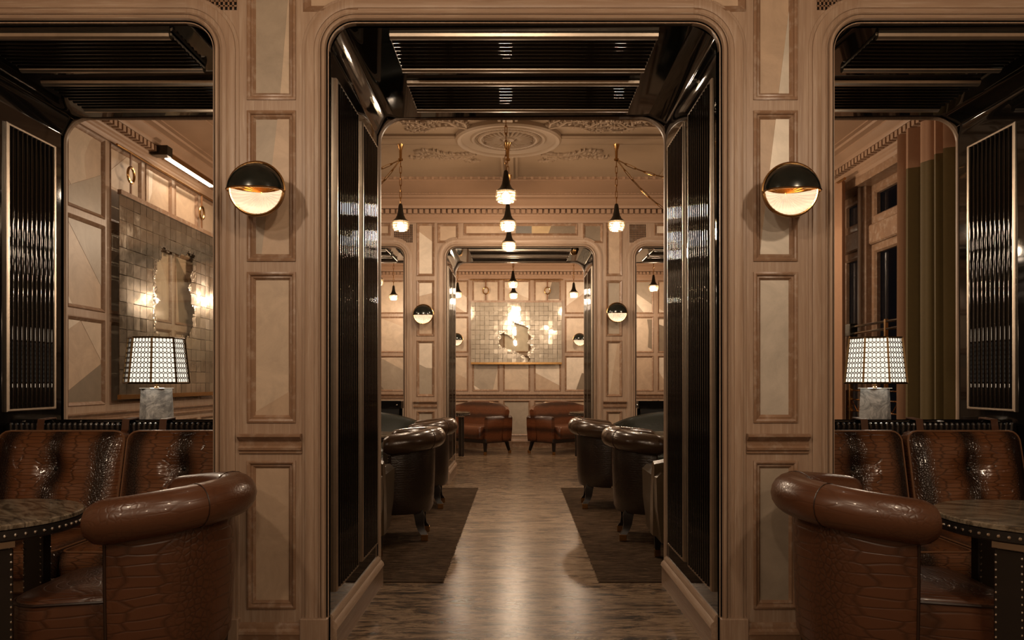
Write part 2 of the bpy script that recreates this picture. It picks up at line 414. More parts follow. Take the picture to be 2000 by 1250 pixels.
def partition(name, Y0, T, label, inl, hdr, near):
    F = lambda u, v, n: (u, Y0-n, v)
    zc = 3.38
    outer = [(WL, -.07), (WR, -.07), (WR, zc), (WL, zc)]
    holes = [arch(a, b, ZT, RAD, -.05) for a, b in PORTALS]
    hr = []
    for k, (u0, u1) in enumerate(PIERS):
        for r, (v0, v1) in enumerate(ROWS): hr.append((u0, u1, v0, v1, k, r))
    hh = [(u0, u1, 2.78 if u1-u0 < .25 else 2.865, 2.985) for u0, u1 in HEADER]; vv = [(u0, u1, 2.775, 2.985) for u0, u1 in VENTS]
    m = M(); m.poly(outer, F, -.03, 0, holes+[rect(*h[:4]) for h in hr]+[rect(*h) for h in hh+vv])
    wall = tag(m.obj(name, OAKV, None, False), label, kind='structure')
    # inner core behind the panels and the back face towards the next room
    FB = lambda u, v, n: (u, Y0+T+n, v)
    m = M(); m.poly(outer, FB, -.03, 0, holes); m.obj('back_face', OAKV, wall, False)
    for u0, u1, v0, v1, k, r in hr:
        tone, ins = inl.get((k, r), ('tan', ()))
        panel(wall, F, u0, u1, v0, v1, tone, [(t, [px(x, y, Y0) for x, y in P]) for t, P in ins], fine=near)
    for i, (u0, u1, v0, v1) in enumerate(hh):
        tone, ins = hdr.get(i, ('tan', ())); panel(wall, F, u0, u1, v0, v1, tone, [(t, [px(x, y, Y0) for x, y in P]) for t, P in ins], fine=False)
    for h in vv: vent(wall, F, *h, 11, 10)
    for a, b in PORTALS: architrave(wall, F, a, b)
    for u0, u1 in ((-1.309+.114, -.812-.114), (.868+.114, 1.362-.114)):
        sweepx(RAILP, F, u0, u1).obj('chair_rail', OAKR, wall); sweepx(BASEP, F, u0, u1).obj('base_moulding', OAKR, wall)
    # plinth blocks under the architraves
    for a, b in PORTALS:
        for s0, s1 in ((a-.118, a-.0), (b+.0, b+.118)): M().box(s0, s1, Y0-.03, Y0+.05, 0, .168, .004).obj('plinth_block', OAKV, wall)
    # black lacquer lining with twin rolls in the corners, back trim
    y0, y1 = Y0+.028, Y0+T-.002
    for a, b in PORTALS:
        m = M(); L = arch(a, b, ZT, RAD, 0, 0, 24, .009); m.grid([[(p[0], y, p[1]) for p in L] for y in (y0, y1)]); m.obj('lacquer_lining', LACQ, wall)
        prof = [(-.001, .0), (-.014, .002), (-.016, .014), (-.008, .02), (-.004, .03), (.012, .032), (.02, .02), (.02, 0)]
        m = M(); m.grid([[(p[0], Y0+T+h-.004, p[1]) for p in arch(a, b, ZT, .155, 0, d, 14)] for d, h in prof]); m.obj('back_trim', OAKV, wall)
    for i, (a, b) in enumerate(PORTALS):
        FL = lambda u, v, n, a=a: (a+n, Y0+u, v); FR = lambda u, v, n, b=b: (b-n, Y0+u, v)
        FC = lambda u, v, n: (u, Y0+v, ZT-n)
        zz = (.27, 2.5) if i == 1 else (1.04, 2.5)
        sp = ((.085, .545), (.65, 1.07)) if T > 1.1 else ((.08, .50), (.58, .98))
        for FF in (FL, FR):
            for u0, u1 in sp: fluted(wall, 'fluted_panel', FF, u0+.018, u1-.018, zz[0], zz[1], 10, 'v', .018, False, near)
        mx = .25 if i == 1 else .22
        for v0, v1 in ((.085, .445), (.615, .995)) if T > 1.1 else ((.08, .42), (.56, .92)):
            fluted(wall, 'coffer', FC, a+mx, b-mx, v0, v1, 9, 'u', .018, True, near)
        if i == 1:
            for FF in (FL, FR): sweepx([(0, -.001), (0, .028), (.1, .028), (.11, .034), (.125, .030), (.14, .016), (.155, .014), (.168, .006), (.168, -.001)], FF, .03, T+.01).obj('jamb_skirting', OAKY, wall)
    return wall

inlA = {
 (0, 0): ('grey', [('beige', [(545, 192), (572, 192), (572, -60), (566, -60)])]),
 (0, 1): ('grey', [('tan', [(541, 225), (572, 225), (572, 508), (508, 508)])]),
 (0, 2): ('beige', [('tan', [(495, 822), (495, 806), (575, 758), (575, 822)])]),
 (0, 3): ('tan', ()),
 (1, 0): ('tan', [('silver', [(1521, 192), (1546, 192), (1546, -60), (1545, 0)])]),
 (1, 1): ('tan', [('silver', [(1517, 230), (1550, 230), (1550, 508), (1484, 508)])]),
 (1, 2): ('silver', ()),
 (1, 3): ('grey', ())}
def c5(pts): return [(720+x/3.29, 420+y/3.29) for x, y in pts]
inlB = {
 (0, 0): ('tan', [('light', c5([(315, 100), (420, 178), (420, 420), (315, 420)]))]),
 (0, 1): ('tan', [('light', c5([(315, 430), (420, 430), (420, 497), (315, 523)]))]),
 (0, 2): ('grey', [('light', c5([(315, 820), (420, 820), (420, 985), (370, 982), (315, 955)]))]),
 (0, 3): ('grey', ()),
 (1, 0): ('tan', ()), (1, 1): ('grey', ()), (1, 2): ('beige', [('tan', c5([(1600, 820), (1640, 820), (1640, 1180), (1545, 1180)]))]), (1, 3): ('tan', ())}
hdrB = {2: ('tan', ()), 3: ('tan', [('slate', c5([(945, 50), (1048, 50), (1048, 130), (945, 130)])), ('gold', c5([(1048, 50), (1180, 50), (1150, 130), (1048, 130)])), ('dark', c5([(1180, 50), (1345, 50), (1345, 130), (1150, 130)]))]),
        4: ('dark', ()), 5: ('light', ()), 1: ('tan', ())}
YA, TA, YB, TB, YC = 3.3, 1.17, 8.82, 1.07, 13.8
wall_near = partition('wall_near', YA, TA, 'limed oak panelled partition with three black lacquer portals, nearest one', inlA, {}, True)
wall_far = partition('wall_far', YB, TB, 'limed oak panelled partition behind the hanging pendants, second one', inlB, hdrB, False)

def panel_wall(name, F, u0, u1, cols, label, inl=None, skip=(), holes=(), toneseq=('tan', 'beige', 'tan', 'grey'), top=3.38, rail=True, cuts=()):
    rows = [(2.405, 2.985), (1.705, 2.335), (1.015, 1.63), (.216, .828)]
    cells = [(a, b, v0, v1, i, r) for i, (a, b) in enumerate(cols) for r, (v0, v1) in enumerate(rows) if (i, r) not in skip]
    m = M(); m.poly(rect(u0, u1, -.02, top), F, -.03, 0, [rect(*c[:4]) for c in cells]+list(holes))
    wl = tag(m.obj(name, OAKV, None, False), label, kind='structure')
    b = M(); b.poly(rect(u0, u1, -.02, top), F, -.06, -.05, list(holes)); b.obj('backing', VENTM, wl, False)
    rnd = random.Random(name)
    for a, bb, v0, v1, i, r in cells:
        ins = (inl or {}).get((i, r))
        if ins is None:
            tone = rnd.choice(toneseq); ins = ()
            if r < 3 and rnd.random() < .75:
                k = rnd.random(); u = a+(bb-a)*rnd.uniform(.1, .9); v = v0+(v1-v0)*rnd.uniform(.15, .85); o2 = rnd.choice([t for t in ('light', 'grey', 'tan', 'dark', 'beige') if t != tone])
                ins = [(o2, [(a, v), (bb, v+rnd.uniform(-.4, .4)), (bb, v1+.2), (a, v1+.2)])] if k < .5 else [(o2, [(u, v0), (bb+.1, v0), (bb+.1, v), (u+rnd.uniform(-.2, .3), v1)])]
        else: tone, ins = ins
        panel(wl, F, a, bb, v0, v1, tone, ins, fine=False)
    segs = [(u0, u1)]
    for c0, c1 in cuts: segs = [q for s0, s1 in segs for q in ((s0, min(s1, c0)), (max(s0, c1), s1)) if q[1]-q[0] > .01]
    for s0, s1 in segs:
        if rail: sweepx(RAILP, F, s0, s1).obj('chair_rail', OAKR, wl)
        sweepx(BASEP, F, s0, s1).obj('base_moulding', OAKR, wl)
    return wl

# left wall of the middle room (X = WL), u runs along Y
FLW = lambda u, v, n: (WL+n, u, v)
def pL(x, y): Y = -WL*FP/(VX-x); return (Y, EYE-(y-VY)*Y/FP)
def c1(pts): return [pL(x/2.976, y/2.976) for x, y in pts]
def c2(pts): return [pL(x/2.976, 400+y/2.976) for x, y in pts]
def circ(cx, cy, r, a0, a1, n=10): return [(cx+r*cos(a0+(a1-a0)*i/n), cy+r*sin(a0+(a1-a0)*i/n)) for i in range(n+1)]
colsL = [(4.74, 5.20), (5.29, 5.755), (5.845, 6.31), (6.40, 6.865), (6.955, 7.42), (7.51, 7.975), (8.065, 8.53)]
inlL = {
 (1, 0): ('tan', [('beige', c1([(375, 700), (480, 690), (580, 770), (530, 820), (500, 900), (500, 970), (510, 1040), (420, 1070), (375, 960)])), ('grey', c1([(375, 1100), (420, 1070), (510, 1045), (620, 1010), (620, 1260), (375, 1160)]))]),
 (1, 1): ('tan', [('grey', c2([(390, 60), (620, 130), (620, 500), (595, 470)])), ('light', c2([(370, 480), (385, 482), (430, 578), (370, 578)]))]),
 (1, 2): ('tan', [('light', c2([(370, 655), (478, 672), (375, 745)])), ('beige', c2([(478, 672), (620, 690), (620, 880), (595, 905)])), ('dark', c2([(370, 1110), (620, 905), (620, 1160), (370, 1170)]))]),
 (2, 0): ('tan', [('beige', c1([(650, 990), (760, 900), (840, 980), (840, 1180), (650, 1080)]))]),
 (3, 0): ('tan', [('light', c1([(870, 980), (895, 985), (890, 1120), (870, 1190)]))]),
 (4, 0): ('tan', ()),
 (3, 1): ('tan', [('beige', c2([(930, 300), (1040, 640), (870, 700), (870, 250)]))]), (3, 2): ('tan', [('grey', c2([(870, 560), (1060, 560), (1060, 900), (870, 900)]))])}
wall_left = panel_wall('wall_left', FLW, YA+TA-.02, YB+.02, colsL, 'panelled wall behind the hanging silver leaf map', inlL)

# right wall of the middle room with the window opening
FRW = lambda u, v, n: (WR-n, u, v)
colsR = [(4.74, 5.20), (7.62, 8.07), (8.16, 8.62)]
WIN = (5.62, 7.56, .62, 2.98)
wall_right = panel_wall('wall_right', FRW, YA+TA-.02, YB+.02, colsR, 'panelled wall with the tall dark window and curtains', None, holes=[rect(*WIN)], cuts=((5.55, 7.6),))

# back wall of the last room
FCW = lambda u, v, n: (u, YC-n, v)
c0 = (1009-VX)*YC/FP
colsC = [(c0+i*.555-.232, c0+i*.555+.232) for i in range(-5, 6)]
def k5(pts): return [px(720+x/3.29, 420+y/3.29, YC) for x, y in pts]
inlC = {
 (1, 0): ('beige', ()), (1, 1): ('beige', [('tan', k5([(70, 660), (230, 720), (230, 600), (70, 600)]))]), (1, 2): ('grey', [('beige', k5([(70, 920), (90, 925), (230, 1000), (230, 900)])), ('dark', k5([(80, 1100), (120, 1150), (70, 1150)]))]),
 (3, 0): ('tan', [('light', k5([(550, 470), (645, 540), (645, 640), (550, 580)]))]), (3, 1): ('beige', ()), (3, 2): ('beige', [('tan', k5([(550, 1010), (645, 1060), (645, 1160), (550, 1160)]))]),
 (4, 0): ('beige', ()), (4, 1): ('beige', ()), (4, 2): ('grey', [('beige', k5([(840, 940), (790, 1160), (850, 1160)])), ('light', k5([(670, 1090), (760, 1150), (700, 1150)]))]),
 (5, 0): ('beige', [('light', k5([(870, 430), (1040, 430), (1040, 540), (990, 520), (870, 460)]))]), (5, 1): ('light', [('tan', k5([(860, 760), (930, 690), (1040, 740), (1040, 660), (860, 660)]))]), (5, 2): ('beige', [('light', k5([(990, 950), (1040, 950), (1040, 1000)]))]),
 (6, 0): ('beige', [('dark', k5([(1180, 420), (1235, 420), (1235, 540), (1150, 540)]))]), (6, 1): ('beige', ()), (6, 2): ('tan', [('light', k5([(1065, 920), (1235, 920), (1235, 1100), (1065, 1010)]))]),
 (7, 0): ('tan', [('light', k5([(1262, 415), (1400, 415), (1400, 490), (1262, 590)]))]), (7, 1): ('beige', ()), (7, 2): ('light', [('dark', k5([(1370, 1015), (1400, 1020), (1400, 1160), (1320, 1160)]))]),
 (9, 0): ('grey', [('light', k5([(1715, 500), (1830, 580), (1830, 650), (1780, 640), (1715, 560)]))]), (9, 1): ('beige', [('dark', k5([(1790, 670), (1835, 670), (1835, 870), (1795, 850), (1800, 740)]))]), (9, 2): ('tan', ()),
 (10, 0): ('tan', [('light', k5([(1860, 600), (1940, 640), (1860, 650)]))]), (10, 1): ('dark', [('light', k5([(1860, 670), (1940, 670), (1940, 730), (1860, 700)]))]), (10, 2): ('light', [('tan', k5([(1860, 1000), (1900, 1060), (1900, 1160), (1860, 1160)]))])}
wall_back = panel_wall('wall_back', FCW, WL, WR, colsC, 'panelled end wall behind the brown settees and wide silver map', inlC)
FL3 = lambda u, v, n: (WL+n, u, v); FR3 = lambda u, v, n: (WR-n, u, v)
cols3 = [(10.1+i*.6, 10.58+i*.6) for i in range(6)]
w3l = panel_wall('wall_left', FL3, YB+TB-.02, YC+.02, cols3, 'panelled side wall of the end room, left of the settees')
w3r = panel_wall('wall_right', FR3, YB+TB-.02, YC+.02, cols3, 'panelled side wall of the end room, right of the settees')
# the room the camera stands in
YR = -2.4
cols1 = [(YR+.2+i*.8, YR+.85+i*.8) for i in range(7)]
panel_wall('wall_left', lambda u, v, n: (WL+n, u, v), YR, YA+.02, cols1, 'panelled wall at the left of the near table')
panel_wall('wall_right', lambda u, v, n: (WR-n, u, v), YR, YA+.02, cols1, 'panelled wall at the right of the near table')
panel_wall('wall_rear', lambda u, v, n: (u, YR+n, v), WL, WR, [(-2.9+i*.84, -2.24+i*.84) for i in range(7)], 'panelled wall behind the viewer')

# ------------------------------------------------------------------ floor
fl = M().box(WL-.2, WR+.2, YR-.1, YC+.1, -.08, -.012).obj('floor', MARB, None, False); tag(fl, 'polished veined brown marble floor', kind='structure')
AX0, AX1 = -.4335, .474
def slab(x0, x1, y0, y1, mt, g=.0004): M().box(x0+g, x1-g, y0+g, y1-g, -.02, 0, .001).obj('marble_slab', mt, fl)
for i in range(5):
    for j in range(5): slab(WL+i*1.23, WL+(i+1)*1.23, YR+j*1.14, YR+(j+1)*1.14, MARB)
xs = [WL, -1.33, 1.37, WR]
for a, b in zip(xs, xs[1:]): slab(a, b, 3.3, 4.48, MARB)
for y0, y1 in ((4.48, 5.5), (5.5, 6.5), (6.5, 7.5), (7.5, 8.5)): slab(AX0, AX1, y0, y1, MARB_L)
for a, b in ((WL, AX0), (AX1, WR)): slab(a, b, 4.48, 8.5, MARB)
for j, (y0, y1) in enumerate(((8.5, 8.82), (8.82, 9.2), (9.2, 9.55), (9.55, 9.9))):
    q = [WL]+[-1.6+.47*i+(.22 if j % 2 else 0) for i in range(7)]+[WR]
    for a, b in zip(q, q[1:]): slab(a, b, y0, y1, MARB)
for y0, y1 in ((9.9, 11.2), (11.2, 12.5), (12.5, 13.8)):
    for a, b in ((WL, -1.2), (-1.2, 0), (0, 1.2), (1.2, WR)): slab(a, b, y0, y1, MARB)
for sx, x0, x1, nm in ((-1, WL+.25, AX0-.004, 'left'), (1, AX1+.004, WR-.25, 'right')):
    r = thing('carpet', (0, 0, 0), 0, 'dark brown striated carpet on the %s side of the marble aisle' % nm, 'carpet', 'carpets beside the marble aisle')
    M().box(x0, x1, 4.50, 8.49, .0005, .006, .002).obj('pile', CARPET, r)
    xa = AX0-.15 if sx < 0 else AX1+.01
    M().box(xa, xa+.14, 8.02, 8.47, .0055, .0075).obj('end_patch', CARPET, r)

# ------------------------------------------------------------------ ceilings, cornices
def ceil(y0, y1, label): return tag(M().box(WL-.1, WR+.1, y0, y1, 3.38, 3.44).obj('ceiling', PLASTER, None, False), label, kind='structure')
ceil1 = ceil(YR, YA+.3, 'plaster ceiling above the viewer')
ceil2 = ceil(YA+TA-.3, YB+.3, 'plaster ceiling with a round rose and leaf reliefs')
ceil3 = ceil(YB+TB-.3, YC+.1, 'plaster ceiling of the end room')
CORN = [(0, 3.0), (.018, 3.0), (.022, 3.02), (.03, 3.03), (.03, 3.045), (.038, 3.055), (.038, 3.075), (.045, 3.085), (.045, 3.145), (.09, 3.148), (.1, 3.165), (.1, 3.18), (.125, 3.20), (.15, 3.225), (.15, 3.24), (.19, 3.255), (.2, 3.27), (.235, 3.275), (.235, 3.285), (.30, 3.30), (.42, 3.335), (.5, 3.355), (.5, 3.365), (.56, 3.372), (.56, 3.385)]
def cornice(y0, y1, nm, label, dent):
    m = M(); m.grid([[(WL+d, y0+d, z), (WR-d, y0+d, z), (WR-d, y1-d, z), (WL+d, y1-d, z)] for d, z in CORN], closed_v=True)
    c = tag(m.obj(nm, PLASTER2), label, kind='structure')
    b = M().box(-.0215, .0215, -.0325, .0325, 3.09, 3.137, .002).mesh('dentil', PLASTER2); P = .0645; acc = M()
    bb = M().box(-.0215, .0215, -.0325, .0325, 3.09, 3.137)
    pos = [((WL+.07+i*P, y1-.07), 0) for i in range(int((WR-WL-.1)/P))]
    pos += [((WL+.07, y0+.1+i*P), pi/2) for i in range(int((y1-y0-.18)/P))]+[((WR-.07, y0+.1+i*P), pi/2) for i in range(int((y1-y0-.18)/P))]
    for (x, y), r in pos:
        if dent: ob('dentil', b, c, (x, y, 0), (0, 0, r))
        else:
            t = M(); t.v = list(bb.v); t.f = list(bb.f); t.xf(Matrix.Translation((x, y, 0)) @ Matrix.Rotation(r, 4, 'Z')); acc.add(t.v, t.f)
    if not dent: tag(acc.obj('dentils', PLASTER2, c), kind='stuff')
    return c
cor2 = cornice(YA+TA, YB, 'trim_1', 'dentilled cornice of the middle room', True)
cornice(YB+TB, YC, 'trim_2', 'dentilled cornice of the end room', False)
cornice(YR, YA, 'trim_3', 'dentilled cornice above the viewer', False)
# bead course and small dentils of the cove, painted frieze scrolls
m = M(); m2 = M()
for i in range(150):
    x = WL+.3+i*.0385; m.ball((x, YB-.237, 3.281), .008, 6, 4)
for i in range(62):
    x = WL+.55+i*.082; m2.box(x-.014, x+.014, YB-.575, YB-.545, 3.352, 3.380)
tag(m.obj('bead_course', PLASTER2, cor2), kind='stuff'); tag(m2.obj('small_dentils', PLASTER2, cor2), kind='stuff')

ZC = 3.38
RX, RY = -.083, 6.92
def strip(x0, x1, y0, y1, d=.03):
    m = M(); a = x1-x0; b = y1-y0
    if a > b: m.grid([[(x0, y, ZC-z), (x1, y, ZC-z)] for y, z in ((y0, 0), (y0, .02), (y0+.03, .024), (y0+.035, d), (y0+.06, d+.004), (y1-.06, d+.004), (y1-.035, d), (y1-.03, .024), (y1, .02), (y1, 0))])
    else: m.grid([[(x, y0, ZC-z), (x, y1, ZC-z)] for x, z in ((x0, 0), (x0, .02), (x0+.025, .024), (x0+.028, .012), (x0+.04, .012), (x0+.045, d), (x1-.045, d), (x1-.04, .012), (x1-.028, .012), (x1-.025, .024), (x1, .02), (x1, 0))])
    m.obj('ceiling_rib', PLASTER, ceil2)
strip(WL+.55, RX-.46, 6.83, 7.08); strip(RX+.46, WR-.55, 6.83, 7.08)
strip(RX-.085, RX+.085, YA+TA+.56, RY-.45); strip(RX-.085, RX+.085, RY+.45, YB-.56)
for x in (-1.75, 1.6): strip(x-.085, x+.085, YA+TA+.56, 6.83); strip(x-.085, x+.085, 7.08, YB-.56)
rose = M().lathe([(.0, -.02), (.02, -.024), (.05, -.03), (.06, -.012), (.235, -.012), (.245, -.03), (.26, -.034), (.275, -.028), (.28, -.018), (.30, -.018), (.31, -.03), (.33, -.032), (.345, -.02), (.36, -.02), (.42, -.03), (.435, -.045), (.46, -.05), (.478, -.035), (.478, 0)], 56, (RX, RY, ZC)).obj('ceiling_rose', PLASTER, ceil2)
m = M()
for i in range(28):
    a = 2*pi*i/28; t = M(); t.ball((.148, 0, -.013), 1, 8, 5, (.085, .0125, .022)); t.xf(Matrix.Translation((RX, RY, ZC)) @ Matrix.Rotation(a, 4, 'Z')); m.add(t.v, t.f)
for i in range(64):
    a = 2*pi*i/64; m.ball((RX+.29*cos(a), RY+.29*sin(a), ZC-.022), .0085, 6, 4)
tag(m.obj('rose_petals', PLASTER, rose), kind='stuff')
def relief(cx, cy, sx, sy, seed):
    """acanthus scroll: curling stems with leaf blobs, modelled in low relief on the plaster"""
    rnd = random.Random(seed); m = M()
    def P(x, y): return (cx+sx*x, cy+sy*y, ZC)
    def stem(pts, r):
        q = [];
        for i in range(len(pts)-1):
            for k in range(5):
                t = k/5; q.append(tuple(pts[i][j]*(1-t)+pts[i+1][j]*t for j in (0, 1)))
        q.append(pts[-1]); t = M(); t.tube([P(*a) for a in q], lambda s: r*(1-.6*s)+.003, 6); t.v = [(x, y, ZC+(z-ZC)*1.6-.002) for x, y, z in t.v]; m.add(t.v, t.f); return q
    def leafs(q, step, size):
        for i in range(1, len(q)-1, step):
            dx, dy = q[i+1][0]-q[i-1][0], q[i+1][1]-q[i-1][1]; a = atan2(dy*sy, dx*sx)
            for sd in (-1, 1):
                b = a+sd*(.7+rnd.random()*.5); L = size*(.7+.6*rnd.random()); t = M(); t.ball((L, 0, 0), 1, 6, 4, (L, L*.33, .026))
                t.xf(Matrix.Translation(P(*q[i])) @ Matrix.Rotation(b, 4, 'Z')); m.add(t.v, t.f)
    q = stem([(-.02, .0), (.08, .05), (.2, .06), (.32, .02), (.44, .03), (.56, .08)], .02); leafs(q, 2, .034)
    q = stem([(.1, .05), (.16, .16), (.26, .2), (.34, .15), (.30, .1), (.25, .13)], .016); leafs(q, 2, .028)
    q = stem([(.3, .02), (.38, -.07), (.48, -.08), (.52, -.03), (.46, .0)], .015); leafs(q, 2, .028)
    q = stem([(.02, .02), (.03, .12), (.1, .2), (.06, .27), (.0, .24)], .015); leafs(q, 2, .03)
    q = stem([(.36, .03), (.44, .14), (.55, .17), (.64, .13)], .013); leafs(q, 2, .028)
    tag(m.obj('leaf_relief', PLASTER, ceil2), kind='stuff')
for i, (x, y, sx, sy) in enumerate(((-.42, 7.36, -1, 1), (.25, 7.36, 1, 1), (-.42, 6.62, -1, -1), (.25, 6.62, 1, -1), (1.95, 7.36, -.6, 1), (1.3, 6.62, -1, -1), (-1.9, 7.36, .5, 1))): relief(x, y, sx, sy, i)

# ------------------------------------------------------------------ tub armchairs
def tub_chair(name, label, hide, roll, pipe, shade='brown'):
    t = thing(name, (0, 0, 0), 0, label, 'armchair'); R = .27; n = 28
    def H(a): return .712+.040*cos(a) if abs(a) < pi/2 else .712
    A = [(-1.55+3.1*i/n) for i in range(n+1)]
    def P(a, o, z): return ((R+o)*-cos(a), (R+o)*sin(a), z)
    rows = []; uvs = []
    for a in A:
        h = H(a); pr = [(-.045, .25), (-.05, h-.02), (-.02, h), (.03, h), (.044, h-.06), (.042, .5), (.036, .34), (.03, .24), (.015, .205), (-.02, .205)]
        rows.append([P(a, *q) for q in pr]); uvs.append([(a*R*1.1+.18, z) for o, z in pr])
    M().grid(rows, closed_v=True, cap=True, uvs=uvs).obj('backrest', hide, t)
    rows = []; uvs = []; k = 18; AA = [A[0]-.19, A[0]-.17, A[0]-.13, A[0]-.06]+A+[A[-1]+.06, A[-1]+.13, A[-1]+.17, A[-1]+.19]; rr = [.004, .035, .06, .073]+[.0765]*len(A)+[.073, .06, .035, .004]
    for a, r in zip(AA, rr):
        rows.append([P(a, .048+r*cos(2*pi*j/k), H(a)+r*sin(2*pi*j/k)) for j in range(k)]); uvs.append([(a*R*1.3, .08*2*pi*j/k) for j in range(k)])
    M().grid(rows, closed_v=True, cap=True, uvs=uvs).obj('rolled_top', roll, t)
    for a in (-.62, .62):
        m = M(); m.tube([P(a, .048+.077*cos(2*pi*j/20), H(a)+.077*sin(2*pi*j/20)) for j in range(20)], .0022, 5, True); m.obj('seam', pipe, t)
    for sg, a in ((-1, A[0]), (1, A[-1])):
        m = M(); m.tube([P(a+sg*.005, o, z) for o, z in ((.034, .22), (.044, .5), (.046, .66))], .005, 6); m.obj('arm_piping', pipe, t)
    # seat with crowned top
    def D(o, z):
        pts = []; hx, hy, r = .37+o, .268+o, .12
        for cx, cy, a0 in ((hx-r, -hy+r, -pi/2), (hx-r, hy-r, 0)):
            for i in range(7): a = a0+i*pi/12; pts.append((cx+r*cos(a), cy+r*sin(a), z))
        for i in range(9): a = pi/2+.3+i*(pi-.6)/8; pts.append((.19*cos(a)-.0, .215*sin(a), z))
        return pts
    lv = [(.95, .21), (1, .225), (1.01, .33), (1, .415), (.985, .428), (.94, .437), (.75, .449), (.5, .456), (.25, .459), (.03, .46)]
    rows = [[(.08+(x-.08)*k, y*k, z) for x, y, _ in D(0, 0)] for k, z in lv]; uv = [[(p[0]*.8+p[1]*.6+.25, p[2]+((1-k)*.3 if z > .42 else 0)) for p in r] for r, (k, z) in zip(rows, lv)]
    M().grid(rows, closed_v=True, cap=True, uvs=uv).obj('seat', hide, t)
    m = M(); m.tube(D(.001, .42), .0055, 6, True); m.obj('seat_piping', pipe, t)
    lm = {}
    for sx, sy in ((1, 1), (1, -1), (-1, 1), (-1, -1)):
        x, y = (.29, .2*sy) if sx > 0 else (-.19, .15*sy); dx, dy = sx*.05, sy*.03
        pts = [(x, y, .225, .038), (x+dx*.25, y+dy*.25, .18, .037), (x+dx*.3, y+dy*.3, .12, .030), (x+dx*.55, y+dy*.55, .075, .025), (x+dx, y+dy, .045, .024)]
        rows = [[(a+r*i, b+r*j, z) for i, j in ((-1, -1), (1, -1), (1, 1), (-1, 1))] for a, b, z, r in pts]
        l = M().grid(rows, closed_v=True, cap=True).obj('leg', DARKWOOD, t)
        M().box(x+dx-.0255, x+dx+.0255, y+dy-.0255, y+dy+.0255, 0, .046, .002).obj('brass_cap', BRASS, l)
    return t
ch = tub_chair('tub_armchair', 'brown crocodile leather tub armchair in front of the left oak pier, by the studded table', CROC_CHAIR, ROLL, PIPE)
ch.location = (-1.39, 2.87, 0); ch.rotation_euler = (0, 0, pi+.03); ch['group'] = 'brown tub armchairs at the near tables'
dup(ch, (1.36, 2.87, 0), -.06, 'brown crocodile leather tub armchair in front of the right oak pier, by the studded table')
chd = tub_chair('tub_armchair', 'dark leather tub armchair on the left carpet, the nearer of two beside the aisle', HIDE_DK, ROLL_DK, PIPE)
chd.location = (-.94, 5.82, .0085); chd.rotation_euler = (0, 0, pi+.08); chd['group'] = 'dark tub armchairs along the marble aisle'
dup(chd, (-.96, 7.25, .0085), pi+.05, 'dark leather tub armchair on the left carpet, farther one, close to the second partition')
dup(chd, (1.03, 5.82, .0085), -.08, 'dark leather tub armchair on the right carpet, the nearer of two beside the aisle')
dup(chd, (.87, 7.25, .0085), -.05, 'dark leather tub armchair on the right carpet, farther one, close to the second partition')

# ------------------------------------------------------------------ settees
def settee(name, label, W, hide, rolls, h0=.73, h1=.85):
    """faces local +x, runs along local y; back highest in the middle, ends wrapped forward"""
    t = thing(name, (0, 0, 0), 0, label, 'sofa'); n = 24; rows = []; uvs = []
    for i in range(n+1):
        s = -1+2*i/n; y = s*W/2; hz = h0+(h1-h0)*(1-abs(s)**2.2); x = -.36+.16*max(0, abs(s)-.72)**1.5/.148*.9
        pr = [(.10, .30), (.085, .45), (.05, hz-.07), (.03, hz-.015), (-.005, hz), (-.045, hz-.015), (-.055, hz-.05), (-.01, .5), (.0, .22), (.09, .22)]
        rows.append([(x+a, y, z) for a, z in pr]); uvs.append([(z*1.0, y) for a, z in pr])
    M().grid(rows, closed_v=True, cap=True, uvs=uvs).obj('backrest', hide, t)
    for sg in (-1, 1):
        y0, y1 = sg*(W/2-.10), sg*W/2; m = M(); rows = []
        for x in (-.34, .19, .21):
            c = .012 if x == .21 else 0
            rows.append([(x, y0+sg*c, .2), (x, y0+sg*c, .58-c), (x, y0+sg*(.03), .615-c), (x, y1-sg*.03, .62-c), (x, y1-sg*c, .59-c), (x, y1-sg*(c+.005), .4), (x, y1-sg*(.03+c), .2)])
        m.grid(rows, closed_v=True, cap=True, uvs=[[(p[2], p[0]) for p in r] for r in rows]); m.obj('arm', hide, t)
    m = M(); rows = []
    lv = [(-.02, .25), (0, .27), (.005, .36), (0, .42), (-.02, .45), (-.08, .462)]
    for o, z in lv:
        pts = []; hy = W/2-.11+o*.5; r = .07
        for cx, cy, a0 in ((.30-r+o, -hy+r, -pi/2), (.30-r+o, hy-r, 0), (-.25+r, hy-r, pi/2), (-.25+r, -hy+r, pi)):
            for i in range(5): a = a0+i*pi/8; pts.append((cx+r*cos(a), cy+r*sin(a), z))
        rows.append(pts)
    m.grid(rows, closed_v=True, cap=True, uvs=[[(p[0]+p[2], p[1]) for p in r] for r in rows]); m.obj('seat', hide, t)
    M().box(-.3, .22, -W/2+.04, W/2-.04, .19, .255, .008).obj('apron', DARKWOOD, t)
    for sx in (1, -1):
        for sy in (1, -1):
            x, y = (.18, sy*(W/2-.10)) if sx > 0 else (-.28, sy*(W/2-.08)); dx = 0 if sx > 0 else -.09
            rows = [[(x+dx*f+r*i, y+r*j, z) for i, j in ((-1, -1), (1, -1), (1, 1), (-1, 1))] for f, z, r in ((0, .2, .024), (.7, .04, .017))]
            l = M().grid(rows, closed_v=True, cap=True).obj('leg', DARKWOOD, t); x += dx*.85
            M().box(x-.019, x+.019, y-.019, y+.019, 0, .05, .002).obj('brass_cap', BRASS, l)
    return t
s3 = settee('settee', 'chestnut banded leather settee at the end wall, left of the gap under the map', 1.5, HIDE_RED, HIDE_RED)
ang = atan2(-.72, -.70)
s3.location = (-.86, 12.88, 0); s3.rotation_euler = (0, 0, ang); s3['group'] = 'settees at the end wall'
